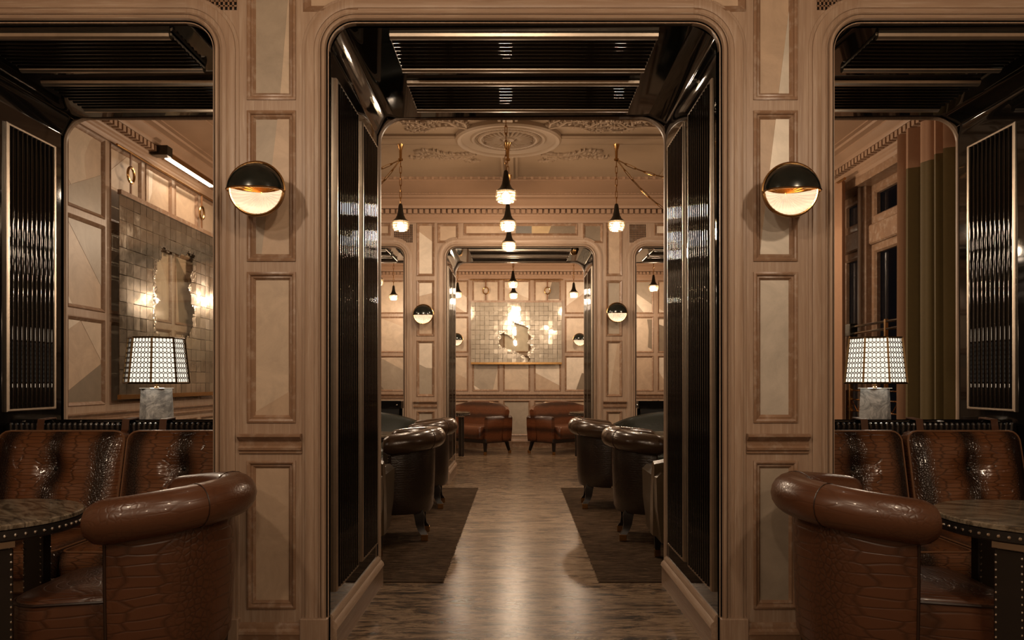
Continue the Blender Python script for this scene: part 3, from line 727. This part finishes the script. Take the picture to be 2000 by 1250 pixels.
dup(s3, (.92, 12.88, 0), pi-ang, 'chestnut banded leather settee at the end wall, right of the gap under the map')
sg = settee('settee', 'dark green leather settee behind the left studded tables, before the second partition', 1.6, HIDE_GR, HIDE_GR, .70, .84)
sg.location = (-1.83, 8.28, .0085); sg.rotation_euler = (0, 0, -pi/2); sg['group'] = 'dark settees in the middle room'
dup(sg, (1.85, 8.28, .0085), -pi/2, 'dark green leather settee behind the right studded tables, before the second partition')
sd = settee('settee', 'dark olive leather settee end showing beside the left jamb of the first portal', 1.55, leather('dark_olive_hide', (.05, .034, .018), (.055, .036, .019), .28, .5, True, .06), None, .68, .80)
sd.location = (-1.60, 4.96, .0085); sd.rotation_euler = (0, 0, pi/2); sd['group'] = 'dark settees in the middle room'
dup(sd, (1.61, 4.96, .0085), pi/2, 'dark olive leather settee end showing beside the right jamb of the first portal')

# ------------------------------------------------------------------ round studded tables
def table(label, r=.34, ns=70):
    t = thing('round_table', (0, 0, 0), 0, label, 'table'); H = .72
    M().lathe([(0, H), (r*.985, H), (r, H-.004), (r, H-.016), (r*.98, H-.02), (0, H-.02)], 64).obj('marble_top', TTOP, t)
    M().lathe([(r*.9, H-.02), (r*1.004, H-.02), (r*1.006, H-.05), (r*.99, H-.056), (r*.9, H-.056), (r*.9, H-.02)], 64).obj('apron', plain('black_hide_edge', (.012, .010, .009), .3), t)
    m = M()
    for i in range(ns):
        a = 2*pi*i/ns; m.ball((r*1.004*cos(a), r*1.004*sin(a), H-.036), .0062, 7, 4)
    tag(m.obj('nailheads', STUD, t), kind='stuff')
    for k in range(3):
        a = pi/2+.5+k*2*pi/3; lx, ly = r*.80*cos(a), r*.80*sin(a)
        l = M().box(-.022, .022, -.045, .045, .03, H-.085, .004).xf(Matrix.Translation((lx, ly, 0)) @ Matrix.Rotation(a, 4, 'Z')).obj('leg', DARKWOOD, t)
        for nm, bb in (('metal_cap', (-.03, .03, -.05, .05, H-.085, H-.056, .003)), ('metal_foot', (-.024, .024, -.047, .047, 0, .03, .002))): M().box(*bb).xf(Matrix.Translation((lx, ly, 0)) @ Matrix.Rotation(a, 4, 'Z')).obj(nm, CHROME, l)
        s = M()
        for i in range(24):
            for sy in (-1, 1): s.ball((.0225, sy*.038, .05+i*.0245), .0045, 6, 4); s.ball((-.0225, sy*.038, .05+i*.0245), .0045, 6, 4)
        s.xf(Matrix.Translation((lx, ly, 0)) @ Matrix.Rotation(a, 4, 'Z')); tag(s.obj('nailheads', STUD, l), kind='stuff')
    return t
tb = table('round marble-topped table with nailhead edge, before the left banquette')
tb.location = (-1.90, 2.68, 0); tb.rotation_euler = (0, 0, -.71); tb['group'] = 'round studded tables'
dup(tb, (1.82, 2.66, 0), -.37, 'round marble-topped table with nailhead edge, before the right banquette')
for x, y, l, z in ((-1.42, 5.46, 'round studded table behind the left jamb of the first portal', .0085), (1.48, 5.46, 'round studded table behind the right jamb of the first portal', .0085),
             (-1.35, 6.64, 'round studded table before the left dark green settee', .0085), (1.38, 6.64, 'round studded table before the right dark green settee', .0085),
             (-1.06, 11.6, 'round table with bright metal leg before the left chestnut settee', 0), (1.12, 11.6, 'round table with bright metal leg before the right chestnut settee', 0)):
    dup(tb, (x, y, z), -.5 if 5 < y < 6 else .8 if x < 0 else 2.4, l)

# ------------------------------------------------------------------ banquettes in the near niches
def banquette(x0, x1, cuts, side):
    t = thing('banquette', ((x0+x1)/2, 3.7, 0), 0, 'banded crocodile leather banquette with black fluted back in the %s niche' % side, 'sofa', 'banquettes in the near niches')
    W = (x1-x0)/2
    M().box(-W, W, .22, .30, .18, .968, .01).obj('back_board', LACQ, t)
    n = int(2*W/.028); m = M()
    for i in range(n):
        x = -W+.02+(2*W-.04)*(i+.5)/n; q = M(); q.grid([[(x+.0125*cos(a), .222-.0125*sin(a), z) for a in [pi*j/6 for j in range(7)]] for z in (.46, .958)]); q.ball((x, .222, .958), .0125, 8, 4); m.add(q.v, q.f)
    tag(m.obj('flutes', FLUTE, t), kind='stuff')
    M().tube([(-W+.01, .262, .972), (W-.01, .262, .972)], .013, 10).obj('top_rail', LACQ, t)
    for a, b in cuts:
        a -= (x0+x1)/2; b -= (x0+x1)/2; rows = []; lv = [(.012, .335), (0, .345), (-.004, .39), (0, .435), (.012, .452), (.05, .466)]
        for o, z in lv:
            pts = []; r = .05
            for cx, cy, a0 in ((b-r-o, -.44+r+o, -pi/2), (b-r-o, .17-r-o, 0), (a+r+o, .17-r-o, pi/2), (a+r+o, -.44+r+o, pi)):
                for i in range(5): g = a0+i*pi/8; pts.append((cx+r*cos(g), cy+r*sin(g), z))
            rows.append(pts)
        c = M().grid(rows, closed_v=True, cap=True, uvs=[[(p[0], p[1]+p[2]) for p in r] for r in rows]).obj('seat_cushion', CROC_CUSH, t)
        M().tube(rows[4], .005, 6, True).obj('seat_piping', PIPE_L, c)
    M().box(-W, W, -.42, .2, .27, .335, .01).obj('seat_rail', OAKR, t); M().box(-W, W, -.40, .2, .1, .27, .006).obj('plinth', plain('dark_oak', (.06, .03, .017), .4), t)
    M().box(-W+.02, W-.02, -.36, .2, 0, .1).obj('toe_kick', BLACKM, t)
    return t
banquette(-2.62, -1.325, [(-2.61, -1.975), (-1.965, -1.335)], 'left')
banquette(1.38, 2.555, [(1.39, 1.965), (1.975, 2.545)], 'right')
def cushion(xa, xb, straps, label):
    w, h = (xb-xa)/2, .2315; t = thing('back_cushion', ((xa+xb)/2, 3.80, .7015), 0, label, 'cushion', 'back cushions on the banquettes')
    N = 22; front = []; fu = []
    def rr(i, j):
        s, q = -1+2*i/N, -1+2*j/N; r = .17      # squircle map for rounded corners
        return s, q
    rows = []; uvs = []
    for j in range(N+1):
        row = []; ur = []
        for i in range(N+1):
            s, q = -1+2*i/N, -1+2*j/N; X, Z = s*w, q*h; r = .05; ax, az = abs(X), abs(Z)
            if ax > w-r and az > h-r:
                dx, dz = ax-(w-r), az-(h-r); L = max(dx, dz); d = sqrt(dx*dx+dz*dz)
                if d > 1e-9: k = L/d; ax, az = w-r+dx*k, h-r+dz*k
            X, Z = math.copysign(ax, X), math.copysign(az, Z)
            e = (1-abs(s)**4)*(1-abs(q)**4); D = .06*e**.5; d2 = (X*X+(Z-.052)**2)/.0045; D -= .05*math.exp(-d2)
            a = atan2(Z-.01, X); D += .007*sin(7*a)*math.exp(-(sqrt(X*X+Z*Z)-.10)**2/.005)
            lean = .11*(Z/h)*.5
            row.append((X, -.035-D+lean, Z)); ur.append((X, Z))
        rows.append(row); uvs.append(ur)
    m = M(); m.grid(rows, uvs=uvs)
    edge = [rows[0][i] for i in range(N+1)]+[rows[j][N] for j in range(1, N+1)]+[rows[N][i] for i in range(N-1, -1, -1)]+[rows[j][0] for j in range(N-1, 0, -1)]
    back = [(x*.99, y+.075, z*.99) for x, y, z in edge]; k = len(edge)
    m.grid([edge, back], closed_v=True, uvs=[[(0.1, p[2]) for p in edge], [(0.16, p[2]) for p in back]]); m.add(back, [tuple(range(k))])
    m.obj('pad', CROC_CUSH, t)
    mp = M(); mp.tube(edge, .0055, 6, True); mp.obj('piping', PIPE_L, t)
    M().ball((0, -.031, .050), .012, 10, 6, (1, .7, 1)).obj('button', BLACKM, t)
    for x in straps:
        x -= (xa+xb)/2; m = M(); y0 = .07; pts = [(y0-.02, .192), (y0+.02, .229), (.10, .2815), (.2, .2865), (.207, .197)]
        rows = []
        for y, z in pts: rows.append([(x-.018, y, z), (x+.018, y, z), (x+.018, y+.002, z+.006), (x-.018, y+.002, z+.006)])
        m.grid(rows, closed_v=True, cap=True, uvs=[[(.1, p[1]) for p in r] for r in rows]); m.obj('strap', CROC_CHAIR, t)
    return t
cushion(-2.575, -1.95, [-2.42, -1.99], 'banded brown croc back cushion with centre button, left banquette, left-hand one')
cushion(-1.935, -1.335, [-1.80], 'banded brown croc back cushion partly behind the left oak frame')
cushion(1.385, 1.905, [1.76], 'banded brown croc back cushion partly behind the right oak frame')
cushion(1.935, 2.49, [2.04, 2.42], 'banded brown croc back cushion with centre button, right banquette, right-hand one')

# consoles behind the banquettes
def console(x0, x1, y0, y1, z, label):
    t = thing('console_table', ((x0+x1)/2, (y0+y1)/2, 0), 0, label, 'console'); W = (x1-x0)/2; D = (y1-y0)/2
    M().box(-W, W, -D, D, z-.05, z, .006).obj('top', LACQ, t)
    for sx in (-1, 1):
        for sy in (-1, 1): M().box(sx*(W-.05)-.02, sx*(W-.05)+.02, sy*(D-.03)-.02, sy*(D-.03)+.02, 0, z-.05).obj('leg', BLACKM, t)
    M().box(-W+.07, W-.07, -D+.02, -D+.035, .1, z-.05).obj('back_panel', BLACKM, t)
    return t
console(-2.60, -1.35, 4.045, 4.44, .90, 'black lacquer console behind the left banquette under the marble lamp')
console(1.40, 2.53, 4.045, 4.44, .90, 'black lacquer console behind the right banquette under the marble lamp')
for x0, x1, l in ((-2.60, -1.35, 'left'), (1.40, 2.53, 'right')):
    t = console(x0, x1, YB+.08, YB+.4, .955, 'black lacquer console shelf in the far %s niche' % l)
    M().box(-(x1-x0)/2, (x1-x0)/2, -.16, .16, .865, .91).obj('apron', LACQ, t)
    for k in (-.3, .0, .38): M().ball((k*(1 if x0 < 0 else -1)+(0.2 if x0 < 0 else -.2), -.168, .905), .016, 10, 6).obj('knob', CHROME, t)

# ------------------------------------------------------------------ lamps on the consoles
def hexlattice(P, nu, nv, th=.09):
    """strips outlining elongated hexagons on a quad P(s,t)"""
    m = M()
    def seg(a, b, wd=.0034):
        A, B = Vector(P(*a)), Vector(P(*b)); d = (B-A).normalized(); nrm = (Vector(P(.5, .9))-Vector(P(.5, .1))).cross(Vector(P(.9, .5))-Vector(P(.1, .5))).normalized(); sd = d.cross(nrm)*wd*.5
        q = nrm*.0012; m.add([A+sd-q, A-sd-q, B-sd-q, B+sd-q, A+sd+q, A-sd+q, B-sd+q, B+sd+q], [(0, 1, 2, 3), (4, 7, 6, 5), (0, 4, 5, 1), (3, 2, 6, 7), (0, 3, 7, 4), (1, 5, 6, 2)])
    for i in range(nu):
        for j in range(nv):
            x0, x1, xm = i/nu, (i+1)/nu, (i+.5)/nu; y0, y1 = j/nv, (j+1)/nv; a = .22/nv
            seg((x0, y0+a), (x0, y1-a)); seg((x0, y1-a), (xm, y1)); seg((xm, y1), (x1, y1-a)); seg((x0, y0+a), (xm, y0)); seg((xm, y0), (x1, y0+a))
            seg((xm, y0), (xm, y0+.0001)) if False else None
    return m
def table_lamp(loc, rz, label, n=8):
    t = thing('table_lamp', loc, rz, label, 'lamp', 'marble table lamps behind the banquettes'); zb, zt, rb, rt = .272, .517, .168, .142
    m = M(); m.grid([[(q*x, q*y*.8, z) for x, y in ((-1, -.55), (-.3, -1), (.3, -1), (1, -.55), (1, .55), (.3, 1), (-.3, 1), (-1, .55))] for q, z in ((.084, 0), (.073, .238))], closed_v=True, cap=True); m.obj('marble_base', STONE, t, False)
    M().box(-.07, .07, -.055, .055, .238, .244, .002).obj('base_plate', CHROME, t); M().lathe([(.012, .238), (.012, .25), (.006, .252), (.006, .40), (.0, .40)], 12).obj('stem', BRASS, t)
    M().ball((0, 0, .42), .03, 12, 8).obj('bulb', BULB, t)
    off = pi/n
    def C(k, r, z): a = off+2*pi*k/n; return (r*cos(a), r*sin(a), z)
    fr = M()
    for k in range(n):
        fr.tube([C(k, rb, zb), C(k, rt, zt)], .0068, 4); fr.tube([C(k, rb, zb), C(k+1, rb, zb)], .0055, 4); fr.tube([C(k, rt, zt), C(k+1, rt, zt)], .005, 4)
    fr.obj('shade_frame', plain('antique_brass', (.16, .10, .045), .4, .9), t)
    m = M(); m.grid([[C(k, rb-.008, zb) for k in range(n)], [C(k, rt-.008, zt) for k in range(n)]], closed_v=True); m.obj('shade_lining', SHADE, t, False)
    for k in range(n):
        a, b, c, d = [Vector(C(*q)) for q in ((k, rb, zb), (k+1, rb, zb), (k+1, rt, zt), (k, rt, zt))]
        h = hexlattice(lambda s, v: (a*(1-s)+b*s)*(1-v)+(d*(1-s)+c*s)*v, 6, 9); tag(h.obj('lattice', BLACKM, t, False), kind='stuff')
    point('lamp_light', (0, 0, .25), P_TABLE, r=.05, parent=t); point('lamp_light', (0, 0, .56), P_TABLE*.6, r=.05, parent=t)
    return t
table_lamp((-1.993, 4.24, .90), .27-pi/8, 'lattice-shaded lamp on tapered grey marble base, before the silver map')
table_lamp((1.973, 4.24, .90), pi/8, 'lattice-shaded lamp on tapered grey marble base, before the window')

# ------------------------------------------------------------------ pendant lamps
def chain(pts_top, pts_bot, sag=0, L=.062, name='chain', parent=None):
    A, B = Vector(pts_top), Vector(pts_bot); n = max(2, int((B-A).length*1.06/(L*.8))); m = M()
    P = [A.lerp(B, i/n)-Vector((0, 0, sag*4*(i/n)*(1-i/n))) for i in range(n+1)]
    for i in range(n):
        d = (P[i+1]-P[i]); q = d.to_track_quat('X', 'Z').to_matrix().to_4x4(); l = d.length*.5*1.18; wd = .0085
        ring_ = []
        for a in range(12):
            g = 2*pi*a/12; ring_.append((l*max(-1, min(1, 1.25*cos(g))), wd*max(-1, min(1, 1.25*sin(g))), 0))
        t = M(); t.tube(ring_, .0034, 5, True); t.xf(Matrix.Translation((P[i]+P[i+1])/2) @ q @ Matrix.Rotation((i % 2)*pi/2, 4, 'X')); m.add(t.v, t.f)
    return m.obj(name, BRASS, parent)
def pendant(loc, label, group, light=P_PEND):
    """loc is the bulb; the ceiling is ZC"""
    t = thing('pendant_lamp', loc, 0, label, 'lamp', group); top = ZC-loc[2]
    M().lathe([(0, top), (.042, top), (.044, top-.012), (.03, top-.03), (.02, top-.07), (.014, top-.085), (.012, top-.16), (.022, top-.165), (.022, top-.18), (.012, top-.185), (0, top-.19)], 20).obj('canopy', BRASS, t)
    chain((0, 0, top-.18), (0, 0, .195), 0, .075, 'chain', t)
    M().lathe([(0, .2), (.006, .2), (.016, .19), (.02, .17), (.025, .13), (.033, .09), (.047, .062), (.066, .045), (.074, .038), (.072, .034), (.045, .05), (.0, .06)], 28).obj('cap', BRONZE, t)
    m = M(); k = 28
    for lev, (r, z, rr) in enumerate(((.071, .024, .0115), (.074, .002, .0105), (.069, -.022, .0105), (.056, -.040, .0095))):
        for i in range(k): a = 2*pi*(i+.5*(lev % 2))/k; m.ball((r*cos(a), r*sin(a), z), rr, 6, 4, (.8, .8, 1.15))
    m.lathe([(.066, .036), (.069, 0), (.062, -.034), (.045, -.052)], 28)
    tag(m.obj('crystal_shade', CRYSTAL, t), kind='stuff')
    M().ball((0, 0, -.004), .031, 16, 10).obj('bulb', BULB, t)
    if light: point('pendant_light', (0, 0, -.085), light, r=.05, parent=t)
    return t
ZP = 2.607
G2 = 'pendants of the middle room'
def P2(x, y, lab, g=G2):
    c = dup(p0, (x, y, ZP), 0, lab, g); return c
p0 = pendant((-.09, 5.91, ZP), 'crystal pendant on chain, first and largest of the middle row', G2)
P2(-.09, 7.02, 'crystal pendant on chain, second of the middle row, below the ceiling rose'); P2(-.092, 8.08, 'crystal pendant on chain, third of the middle row, before the far arch')
pl = P2(-1.07, 7.02, 'crystal pendant with swagged chains, left of the middle row'); pr = P2(.903, 7.02, 'crystal pendant with swagged chains, right of the middle row')
for p, sgn in ((pl, -1), (pr, 1)):
    z0 = ZC-ZP-.17
    chain((0, 0, z0), (sgn*1.25, -.25, z0-.10), .17, .11, 'swag_chain', p); chain((0, 0, z0), (sgn*1.25, .35, z0-.45), .28, .11, 'swag_chain', p)
P2(-2.12, 7.0, 'crystal pendant hidden behind the left oak pier'); P2(1.98, 7.0, 'crystal pendant hidden behind the right oak pier')
G3 = 'pendants of the end room'
for x, y, l in ((-.068, 11.27, 'small far pendant inside the far arch, upper of the middle pair'), (-.068, 12.74, 'small far pendant inside the far arch, lower of the middle pair'), (.92, 12.6, 'small far pendant inside the far arch, right of the wide map'),
                (-.985, 12.6, 'small far pendant half hidden by the left jamb of the far arch'), (-2.1, 13.0, 'small far pendant seen in the far left opening'), (2.07, 11.7, 'small far pendant seen in the far right opening'), (-2.0, 11.0, 'small far pendant behind the left pier of the far partition'), (1.9, 13.1, 'small far pendant at the back, near the right-hand panels')): P2(x, y, l, G3)
G1 = 'pendants of the viewer\'s room'
for x, y, l in ((-.09, 1.6, 'pendant above the viewer, middle'), (-.09, -.2, 'pendant behind the viewer, middle'), (-1.5, 1.65, 'pendant above the viewer at the left'), (1.45, 1.65, 'pendant above the viewer at the right'), (-1.5, -.3, 'pendant behind the viewer at the left'), (1.45, -.3, 'pendant behind the viewer at the right')):
    c = P2(x, y, l, G1)
    for o in c.children:
        if o.type == 'LIGHT': o.data = o.data.copy(); o.data.energy = P_NEAR

# ------------------------------------------------------------------ wall sconces
def sconce(loc, label, group, k=1.0):
    t = thing('wall_sconce', loc, 0, label, 'sconce', group); R = .114     # faces -Y; loc is the dish centre
    m = M(); n = 72; rows = []
    for i, (r, y) in enumerate(((.004, .058), (.03, .054), (.06, .040), (.085, .018), (.104, -.012))):
        rows.append([(r*(cos(2*pi*j/n)), y+(.004 if j % 2 else -.004)*min(1, r/.06), r*sin(2*pi*j/n)) for j in range(n)])
    lo = [r[n//2:]+[r[0]] for r in rows]; m.grid(lo); m.obj('ribbed_dish', plain('pearl_reflector', (.74, .72, .66), .4, .1), t)
    M().grid([r[:n//2+1] for r in rows]).obj('upper_reflector', BRASS, t)
    m = M(); m.grid([[(r*cos(2*pi*j/48), y, r*sin(2*pi*j/48)) for j in range(48)] for r, y in ((.104, -.013), (.109, -.018), (.114, -.014), (.115, .0), (.10, .03), (.06, .062), (.0, .072))], closed_v=True); m.obj('back_shell', BRASS, t)
    # quarter dome over the upper half, dark outside, brass inside, opening downwards
    def dome(s, y0):
        rows = []
        for i in range(13):
            a = pi*i/12; rows.append([(s*R*cos(a)*1, y0-s*.085*sin(b)*(sin(a)**.6 if 0 < i < 12 else 0), -.012+s*R*sin(a)*cos(b)) for b in [pi/2*j/8 for j in range(9)]])
        return rows
    M().grid(dome(1.0, -.016)).obj('dome_shade', DOMEM, t); M().grid(dome(.97, -.0165)).obj('dome_lining', BRASS, t)
    M().tube([(x*R, -.016-.083*(max(0, 1-x*x))**.3, -.012) for x in [cos(pi*i/24) for i in range(25)]], .0035, 6).obj('lip', BRASS, t)
    M().tube([(R*1.0*cos(pi*i/24), -.018, R*1.0*sin(pi*i/24)-.008) for i in range(25)], .006, 6).obj('dome_rim', BRASS, t)
    M().tube([(0, .06, 0), (0, .13, 0)], .02, 12).obj('stem', BRASS, t)
    M().ball((0, -.03, .045), .014, 10, 6).obj('bulb', BULB, t)
    point('sconce_light', (0, -.035, .025), P_SCONCE*k, (1, .84, .68), .02, t)
    return t
GS = 'half-dome wall sconces'
sc = sconce((-1.073, 3.165, 1.972), 'round brass half-dome sconce on the left oak pier, near the left niche', GS)
sc.rotation_euler = (0, 0, .06)
dup(sc, (1.122, 3.165, 1.968), -.06, 'round brass half-dome sconce on the right oak pier, near the window niche')
for x, y, z, l in ((-1.065, 8.685, 1.94, 'small brass half-dome sconce on the far left pier'), (1.122, 8.685, 1.96, 'small brass half-dome sconce on the far right pier'),
                (-1.085, 13.665, 1.926, 'tiny brass sconce on the end wall left of the map'), (1.10, 13.665, 1.926, 'tiny brass sconce on the end wall right of the map')): dup(sc, (x, y, z), 0, l)

# ------------------------------------------------------------------ silver leaf maps
def leaf_map(name, label, F, u0, u1, v0, v1, nu, nv, inhole, seed, rail, ringsu, leafs):
    rnd = random.Random(seed); t = tag(ob(name, None), label, 'wall map')
    M().poly(rect(u0, u1, v0, v1), F, .050, .056).obj('glass_sheet', glassy('map_glass', (.93, .93, .90), .02, .93), t, False)
    du, dv = (u1-u0)/nu, (v1-v0)/nv
    O = Vector(F(0, 0, 0)); en = Vector(F(0, 0, 1))-O
    for i in range(nu):
        for j in range(nv):
            a, b = u0+i*du, v0+j*dv; ta, tb_ = rnd.gauss(0, .005), rnd.gauss(0, .005); K = 6; m = M(); g = .004
            cells = [(p, q) for p in range(K) for q in range(K) if not inhole(a+(p+.5)*du/K, b+(q+.5)*dv/K)]
            if not cells: continue
            H = lambda u, v: .060+ta*(u-a-du/2)+tb_*(v-b-dv/2)
            if len(cells) == K*K: cells = [(0, 0)]; K = 1
            for p, q in cells:
                x0, x1, y0, y1 = a+du*p/K, a+du*(p+1)/K, b+dv*q/K, b+dv*(q+1)/K
                if p == 0: x0 += g*rnd.random()
                if p == K-1: x1 -= g*rnd.random()
                if q == 0: y0 += g*rnd.random()
                if q == K-1: y1 -= g*rnd.random()
                jt = lambda: rnd.uniform(-.0005, .0005)
                Q = [(x0, y0), (x1, y0), (x1, y1), (x0, y1)]
                m.add([F(x, y, H(x, y)+jt()) for x, y in Q]+[F(x, y, H(x, y)-.003) for x, y in Q], [(0, 1, 2, 3), (4, 7, 6, 5), (0, 4, 5, 1), (1, 5, 6, 2), (2, 6, 7, 3), (3, 7, 4, 0)])
            m.obj('silver_leaf', leafs[rnd.random() < .4], t, False)
    for v in (v0, v1):
        m = M(); m.box(0, 1, 0, 1, 0, 1); m.v = [F(u0-.0+a*(u1-u0), v-.018+.036*c, .044+.03*b) for a, b, c in m.v]; m.obj('bottom_bar' if v == v0 else 'top_bar', BRASS if v == v0 else OAKR, t, False)
    m = M(); m.tube([F(u0-.02, rail, .05), F(u1+.02, rail, .05)], .009, 8); m.obj('hanging_rail', BRASS, t)
    for u in ringsu:
        s = M(); vm = v1+.5*(rail-v1)
        for q0, q1 in ((v1, vm-.055), (vm+.055, rail)): s.box(0, 1, 0, 1, 0, 1); n = len(s.v)-8; s.v[n:] = [F(u-.012+.024*a, q0+(q1-q0)*c, .045+.006*b) for a, b, c in s.v[n:]]
        s.obj('strap', PIPE_L, t, False)
        m = M(); m.tube([F(u+.05*cos(2*pi*i/20), vm+.06*sin(2*pi*i/20), .05) for i in range(20)], .011, 8, True); m.obj('ring', BRASS, t)
    return t
def inpoly(P):
    def f(x, y):
        r = False
        for i in range(len(P)):
            (x0, y0), (x1, y1) = P[i], P[i-1]
            if (y0 > y) != (y1 > y) and x < (x1-x0)*(y-y0)/(y1-y0)+x0: r = not r
        return r
    return f
hp = c2([(905, 250), (960, 285), (1030, 300), (1055, 275), (1095, 295), (1080, 380), (1060, 480), (1090, 620), (1080, 720), (1060, 770), (900, 770), (870, 740), (862, 560), (865, 400), (880, 340)])
hl = inpoly(hp)
leaf_map('silver_map', 'large silver-leafed glass map with torn clear patch, hung on the left wall', FLW, 5.865, 7.80, 1.06, 2.63, 18, 15, lambda u, v: hl(u+.02*sin(v*47), v+.015*sin(u*53)), 3, 2.985, (6.06, 7.42), LEAFD)
h3 = inpoly(k5([(930, 690), (1030, 730), (1035, 860), (1020, 960), (1000, 900), (930, 870), (850, 850), (840, 770), (870, 760), (925, 800), (930, 740)]))
leaf_map('silver_map', 'wide silver-leafed glass map hung on the end wall above the settees', FCW, px(920, 0, YC)[0], px(1097, 0, YC)[0], 1.505, 2.61, 20, 13, lambda u, v: h3(u+.03*sin(v*31), v), 5, 3.0, (px(949, 0, YC)[0], px(1069, 0, YC)[0]), LEAFS)
# picture light over the left map
t = thing('picture_light', (WL, 6.5, 3.085), 0, 'slim brass picture light with lit strip above the left map', 'lamp')
M().box(.10, .16, -.05, 1.0, -.01, .035, .004).obj('housing', BRASS, t); M().box(.104, .154, .02, .97, -.016, -.009).obj('strip', TUBE, t)
for y in (.1, .85): M().box(0, .11, y-.01, y+.01, 0, .02).obj('arm', BRASS, t)
M().box(.05, .19, -.12, -.02, -.02, .06, .004).obj('end_box', BRONZE, t)
l = bpy.data.lights.new('picture_strip', 'AREA'); l.shape = 'RECTANGLE'; l.size = .05; l.size_y = .9; l.energy = P_PIC; l.color = WARM
lo = bpy.data.objects.new('picture_strip', l); COL.objects.link(lo); lo.parent = t; lo.location = (.13, .5, -.03); lo.rotation_euler = (0, -.55, 0)

# ------------------------------------------------------------------ window, curtains, rail
u0, u1, v0, v1 = WIN
wn = M(); XW = WR+.16
wn.box(WR-.02, WR+.2, u0-.02, u0+.05, v0, v1); wn.box(WR-.02, WR+.2, u1-.05, u1+.02, v0, v1); wn.box(WR-.02, WR+.2, u0, u1, v1-.05, v1+.02); wn.box(WR-.06, WR+.2, u0, u1, v0-.03, v0+.04)
wn = tag(wn.obj('window_1', OAKR, None, False), 'tall oak window with dark night panes, right wall', kind='structure')
um = 6.95
M().box(XW-.10, XW+.02, um-.075, um+.075, v0, v1, .01).obj('mullion', OAKR, wn); M().box(XW-.13, XW-.1, um-.02, um+.02, v0, v1, .008).obj('mullion_bead', OAKV, wn)
for a, b in ((u0+.05, um-.075), (um+.075, u1-.05)):
    M().box(XW-.07, XW+.02, a, b, 2.40, 2.58, .012).obj('transom', OAKR, wn)
    for c, d in ((v0+.04, 2.40), (2.58, v1-.05)):
        fr = M(); ring(fr, lambda u, v, n: (XW-n, u, v), a, b, c, d, [(0, 0), (0, .04), (.02, .05), (.065, .05), (.08, .03), (.08, .0)]); s = fr.obj('sash', OAKR, wn)
        M().box(XW+.005, XW+.011, a+.05, b-.05, c+.05, d-.05).obj('pane', GLASS, s, False)
def curtain(y0, y1, z0, z1, zs, label, folds, amp, x=WR-.13, lead=0):
    t = thing('curtain', (x, (y0+y1)/2, 0), 0, label, 'curtain', 'window curtains'); yc = (y0+y1)/2; n = folds*14
    def row(z, q=1):
        r = []
        for i in range(n+1):
            s = i/n; a = 2*pi*folds*s+.5*sin(5*s); sp = 1+.05*(z1-z)/(z1-z0)
            r.append((amp*(sin(a)+.25*sin(2.3*a))+.004*q, (y0+(y1-y0)*s-yc)*sp+.02*cos(a), z))
        return r
    split = lead
    k0 = int(n*split)
    for a, b, mt, nm in ((zs, z1, CURT_T, 'upper_panel'), (z0, zs, CURT_O, 'lower_panel')):
        R = [row(a+(b-a)*j/8) for j in range(9)]; R = [r[:] for r in R]; R = [r+[(p[0]+.006, p[1], p[2]) for p in reversed(r)] for r in R]
        if nm == 'lower_panel' and split > 0:
            M().grid([r[:n+1][:n-k0+1] for r in R]).obj(nm, mt, t); M().grid([r[:n+1][n-k0:] for r in R]).obj('edge_panel', CURT_T, t)
        else: M().grid(R, closed_v=True).obj(nm, mt, t)
    M().tube([(0, y0-yc-.05, z1+.0), (0, y1-yc+.05, z1+.0)], .012, 8).obj('rod', BRASS, t)
    return t
curtain(4.90, 5.66, .02, 2.985, 2.70, 'velvet curtain, tan top over olive, beside the window and nearest the niche', 5, .08, WR-.18, .13)
curtain(6.88, 7.3, .02, 2.985, .03, 'narrow tan curtain edge at the far side of the window', 2, .03, WR-.14)
t = thing('window_rail', (WR-.10, 6.65, 0), 0, 'double polished metal rail across the window behind the lamp', 'rail')
for z in (1.66, 1.60): M().tube([(0, -.70, z), (0, .16, z)], .011, 10).obj('bar', CHROME, t)
for y in (.15, -.5): M().box(-.012, .012, y-.012, y+.012, .70, 1.68).obj('post', BRASS, t)
M().box(-.03, .04, .10, .20, 1.58, 1.69, .004).obj('bracket', BRONZE, t)
t = thing('lattice_screen', (WR-.07, 6.2, 0), 0, 'low brass zigzag lattice screen below the window', 'screen')
fr = M()
for z in (.72, .82, .92, 1.02, 1.10): fr.tube([(0, -.5, z), (0, .75, z)], .006, 6)
fr.obj('rails', BRASS, t); zz = M()
for j, z in enumerate((.72, .92)):
    for i in range(12): zz.tube([(0, -.5+i*.104, z+(.1 if i % 2 else 0)), (0, -.5+(i+1)*.104, z+(0 if i % 2 else .1))], .004, 5)
zz.obj('zigzag', BRASS, t)
M().box(-.01, .02, -.5, -.47, 0, 1.1).obj('post', BRASS, t); M().box(-.01, .02, .72, .75, 0, 1.1).obj('post', BRASS, t)
# small dome fitting under the ceiling of the far arch
t = thing('ceiling_spotlight', (.66, YB+.16, ZT-.03), 0, 'tiny brass dome fitting under the far arch ceiling', 'spotlight')
M().lathe([(.05, .03), (.05, .02), (.042, -.01), (.025, -.03), (0, -.036)], 20).obj('dome', BRASS, t); M().lathe([(.056, .03), (.056, .022), (.05, .02)], 20).obj('rim', BRONZE, t)
